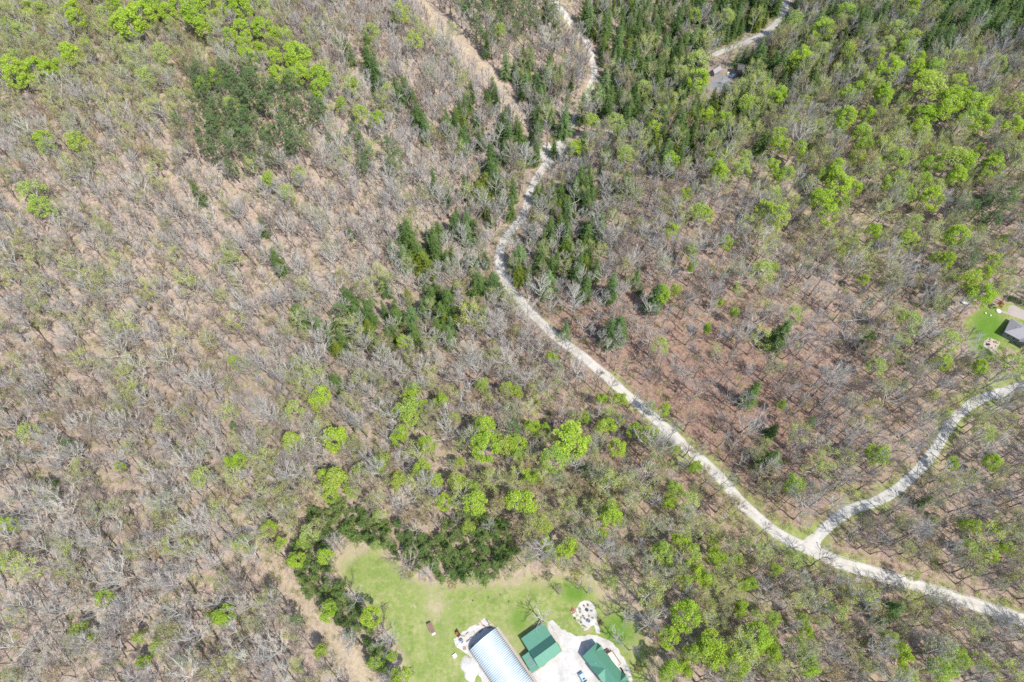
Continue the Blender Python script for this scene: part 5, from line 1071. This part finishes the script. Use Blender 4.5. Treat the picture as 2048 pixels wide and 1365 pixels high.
c = [float(v) for v in at(*z4(1212, 892))]; t = empty("round_table", c, 0, "dark round table on the tan stone patio", "table"); mb = MB(); mb.cyl((0, 0, .7), .55, .05, 16); mb.build("table_top", M['black'], t); mb = MB(); mb.cyl((0, 0, 0), .08, .7, 8); mb.build("pedestal", M['black'], t)
for i, (X_, Y_, s, w) in enumerate([(1250, 815, .6, "at the far tip of the patio"), (1300, 850, .5, "in the middle of the patio"), (1345, 860, .7, "biggest, at the patio edge"), (1280, 930, .5, "near the patio's lower corner"), (1230, 845, .4, "smallest, beside the chairs"), (1330, 905, .45, "between patio and house")]):
    c = [float(v) for v in at(*z4(X_, Y_))]; mb = MB(); mb.ball((0, 0, s * .35), (s * 1.2, s, s * .6), 0, 9, 6, .45, rp); tag(mb.build("rock", M['terracotta' if i % 3 == 1 else 'stone'], None, loc=c), ("brick red" if i % 3 == 1 else "tan") + " rock on the stone patio, " + w, "rock", "rocks on the stone patio")
for X_, Y_ in ((1178, 460), (1245, 490)):
    c = [float(v) for v in at(*z4(X_, Y_))]; mb = MB(); mb.ball((0, 0, .25), (.4, .35, .35), 0, 9, 6, .3, rp); tag(mb.build("lawn_stone", M['white'], None, loc=c), "small white stone on the lawn, " + ("nearer the wood" if X_ < 1200 else "nearer the house"), "stone", "white stones on the lawn")

# ------------------------------------------------------------------ hidden houses in the valley
def lodge(name, pA, pB, pC, eave, rise, roofm, wallm, label):
    A0 = at(*z5(*pA)); F = Frame(A0, at(*z5(*pB)), at(*z5(*pC))); F.z0 = float(A0[2]); l, w = F.l, F.w; t = empty(name, F.base(), 0, label, "house" if "house" in name else "garage")
    pl = [(0, -1), (0, eave), (w / 2, eave + rise - .12), (w, eave), (w, -1)]; n = 5; v = [F(0, b, z) for b, z in pl] + [F(l, b, z) for b, z in pl]; mb = MB()
    mb.add(v, [tuple(range(n)), tuple(range(n, 2 * n))[::-1]] + [(i, i + n, (i + 1) % n + n, (i + 1) % n) for i in range(n)]); mb.build("wall", wallm, t)
    for ba in (-.4, w + .4): mb = MB(); sl = rise / (w / 2); mb.panel([F(-.4, ba, eave - .4 * sl), F(l + .4, ba, eave - .4 * sl), F(l + .4, w / 2, eave + rise), F(-.4, w / 2, eave + rise)], .14); mb.build("roof_slope", roofm, t)
    mb = MB(); F.box(mb, l - .03, l + .06, w * .2, w * .8, 0, min(2.4, eave - .2)); mb.build("door", M['darkwood'], t); window_part(t, F, l * .3, l * .3 + 1.2, -.06, .03, 1, 2.1); return t
lodge("garage", (868, 640), (955, 585), (840, 606), 2.6, 1.5, M['shingle'], M['greysiding'], "grey roofed garage beside the hidden valley drive")
lodge("valley_house", (1180, 655), (1330, 635), (1120, 560), 3.2, 2.2, M['shingle_dark'], M['darkwood'], "dark roofed house in deep shade among the valley evergreens")
c = [float(v) for v in at(*z5(1140, 640))]; vehicle("parked_car", (c[0], c[1], c[2] + .08), .6, M['silver'], "silver car parked before the dark roofed valley house", "car")
c = [float(v) for v in at(*z5(1062, 600))]; mb = MB(); mb.box((0, 0, .5), (1.2, .8, .8)); mb.box((0, 0, .93), (1.3, .9, .08)); tag(mb.build("storage_bin", M['cream'], None, loc=c), "cream storage bin beside the hidden valley drive", "bin")
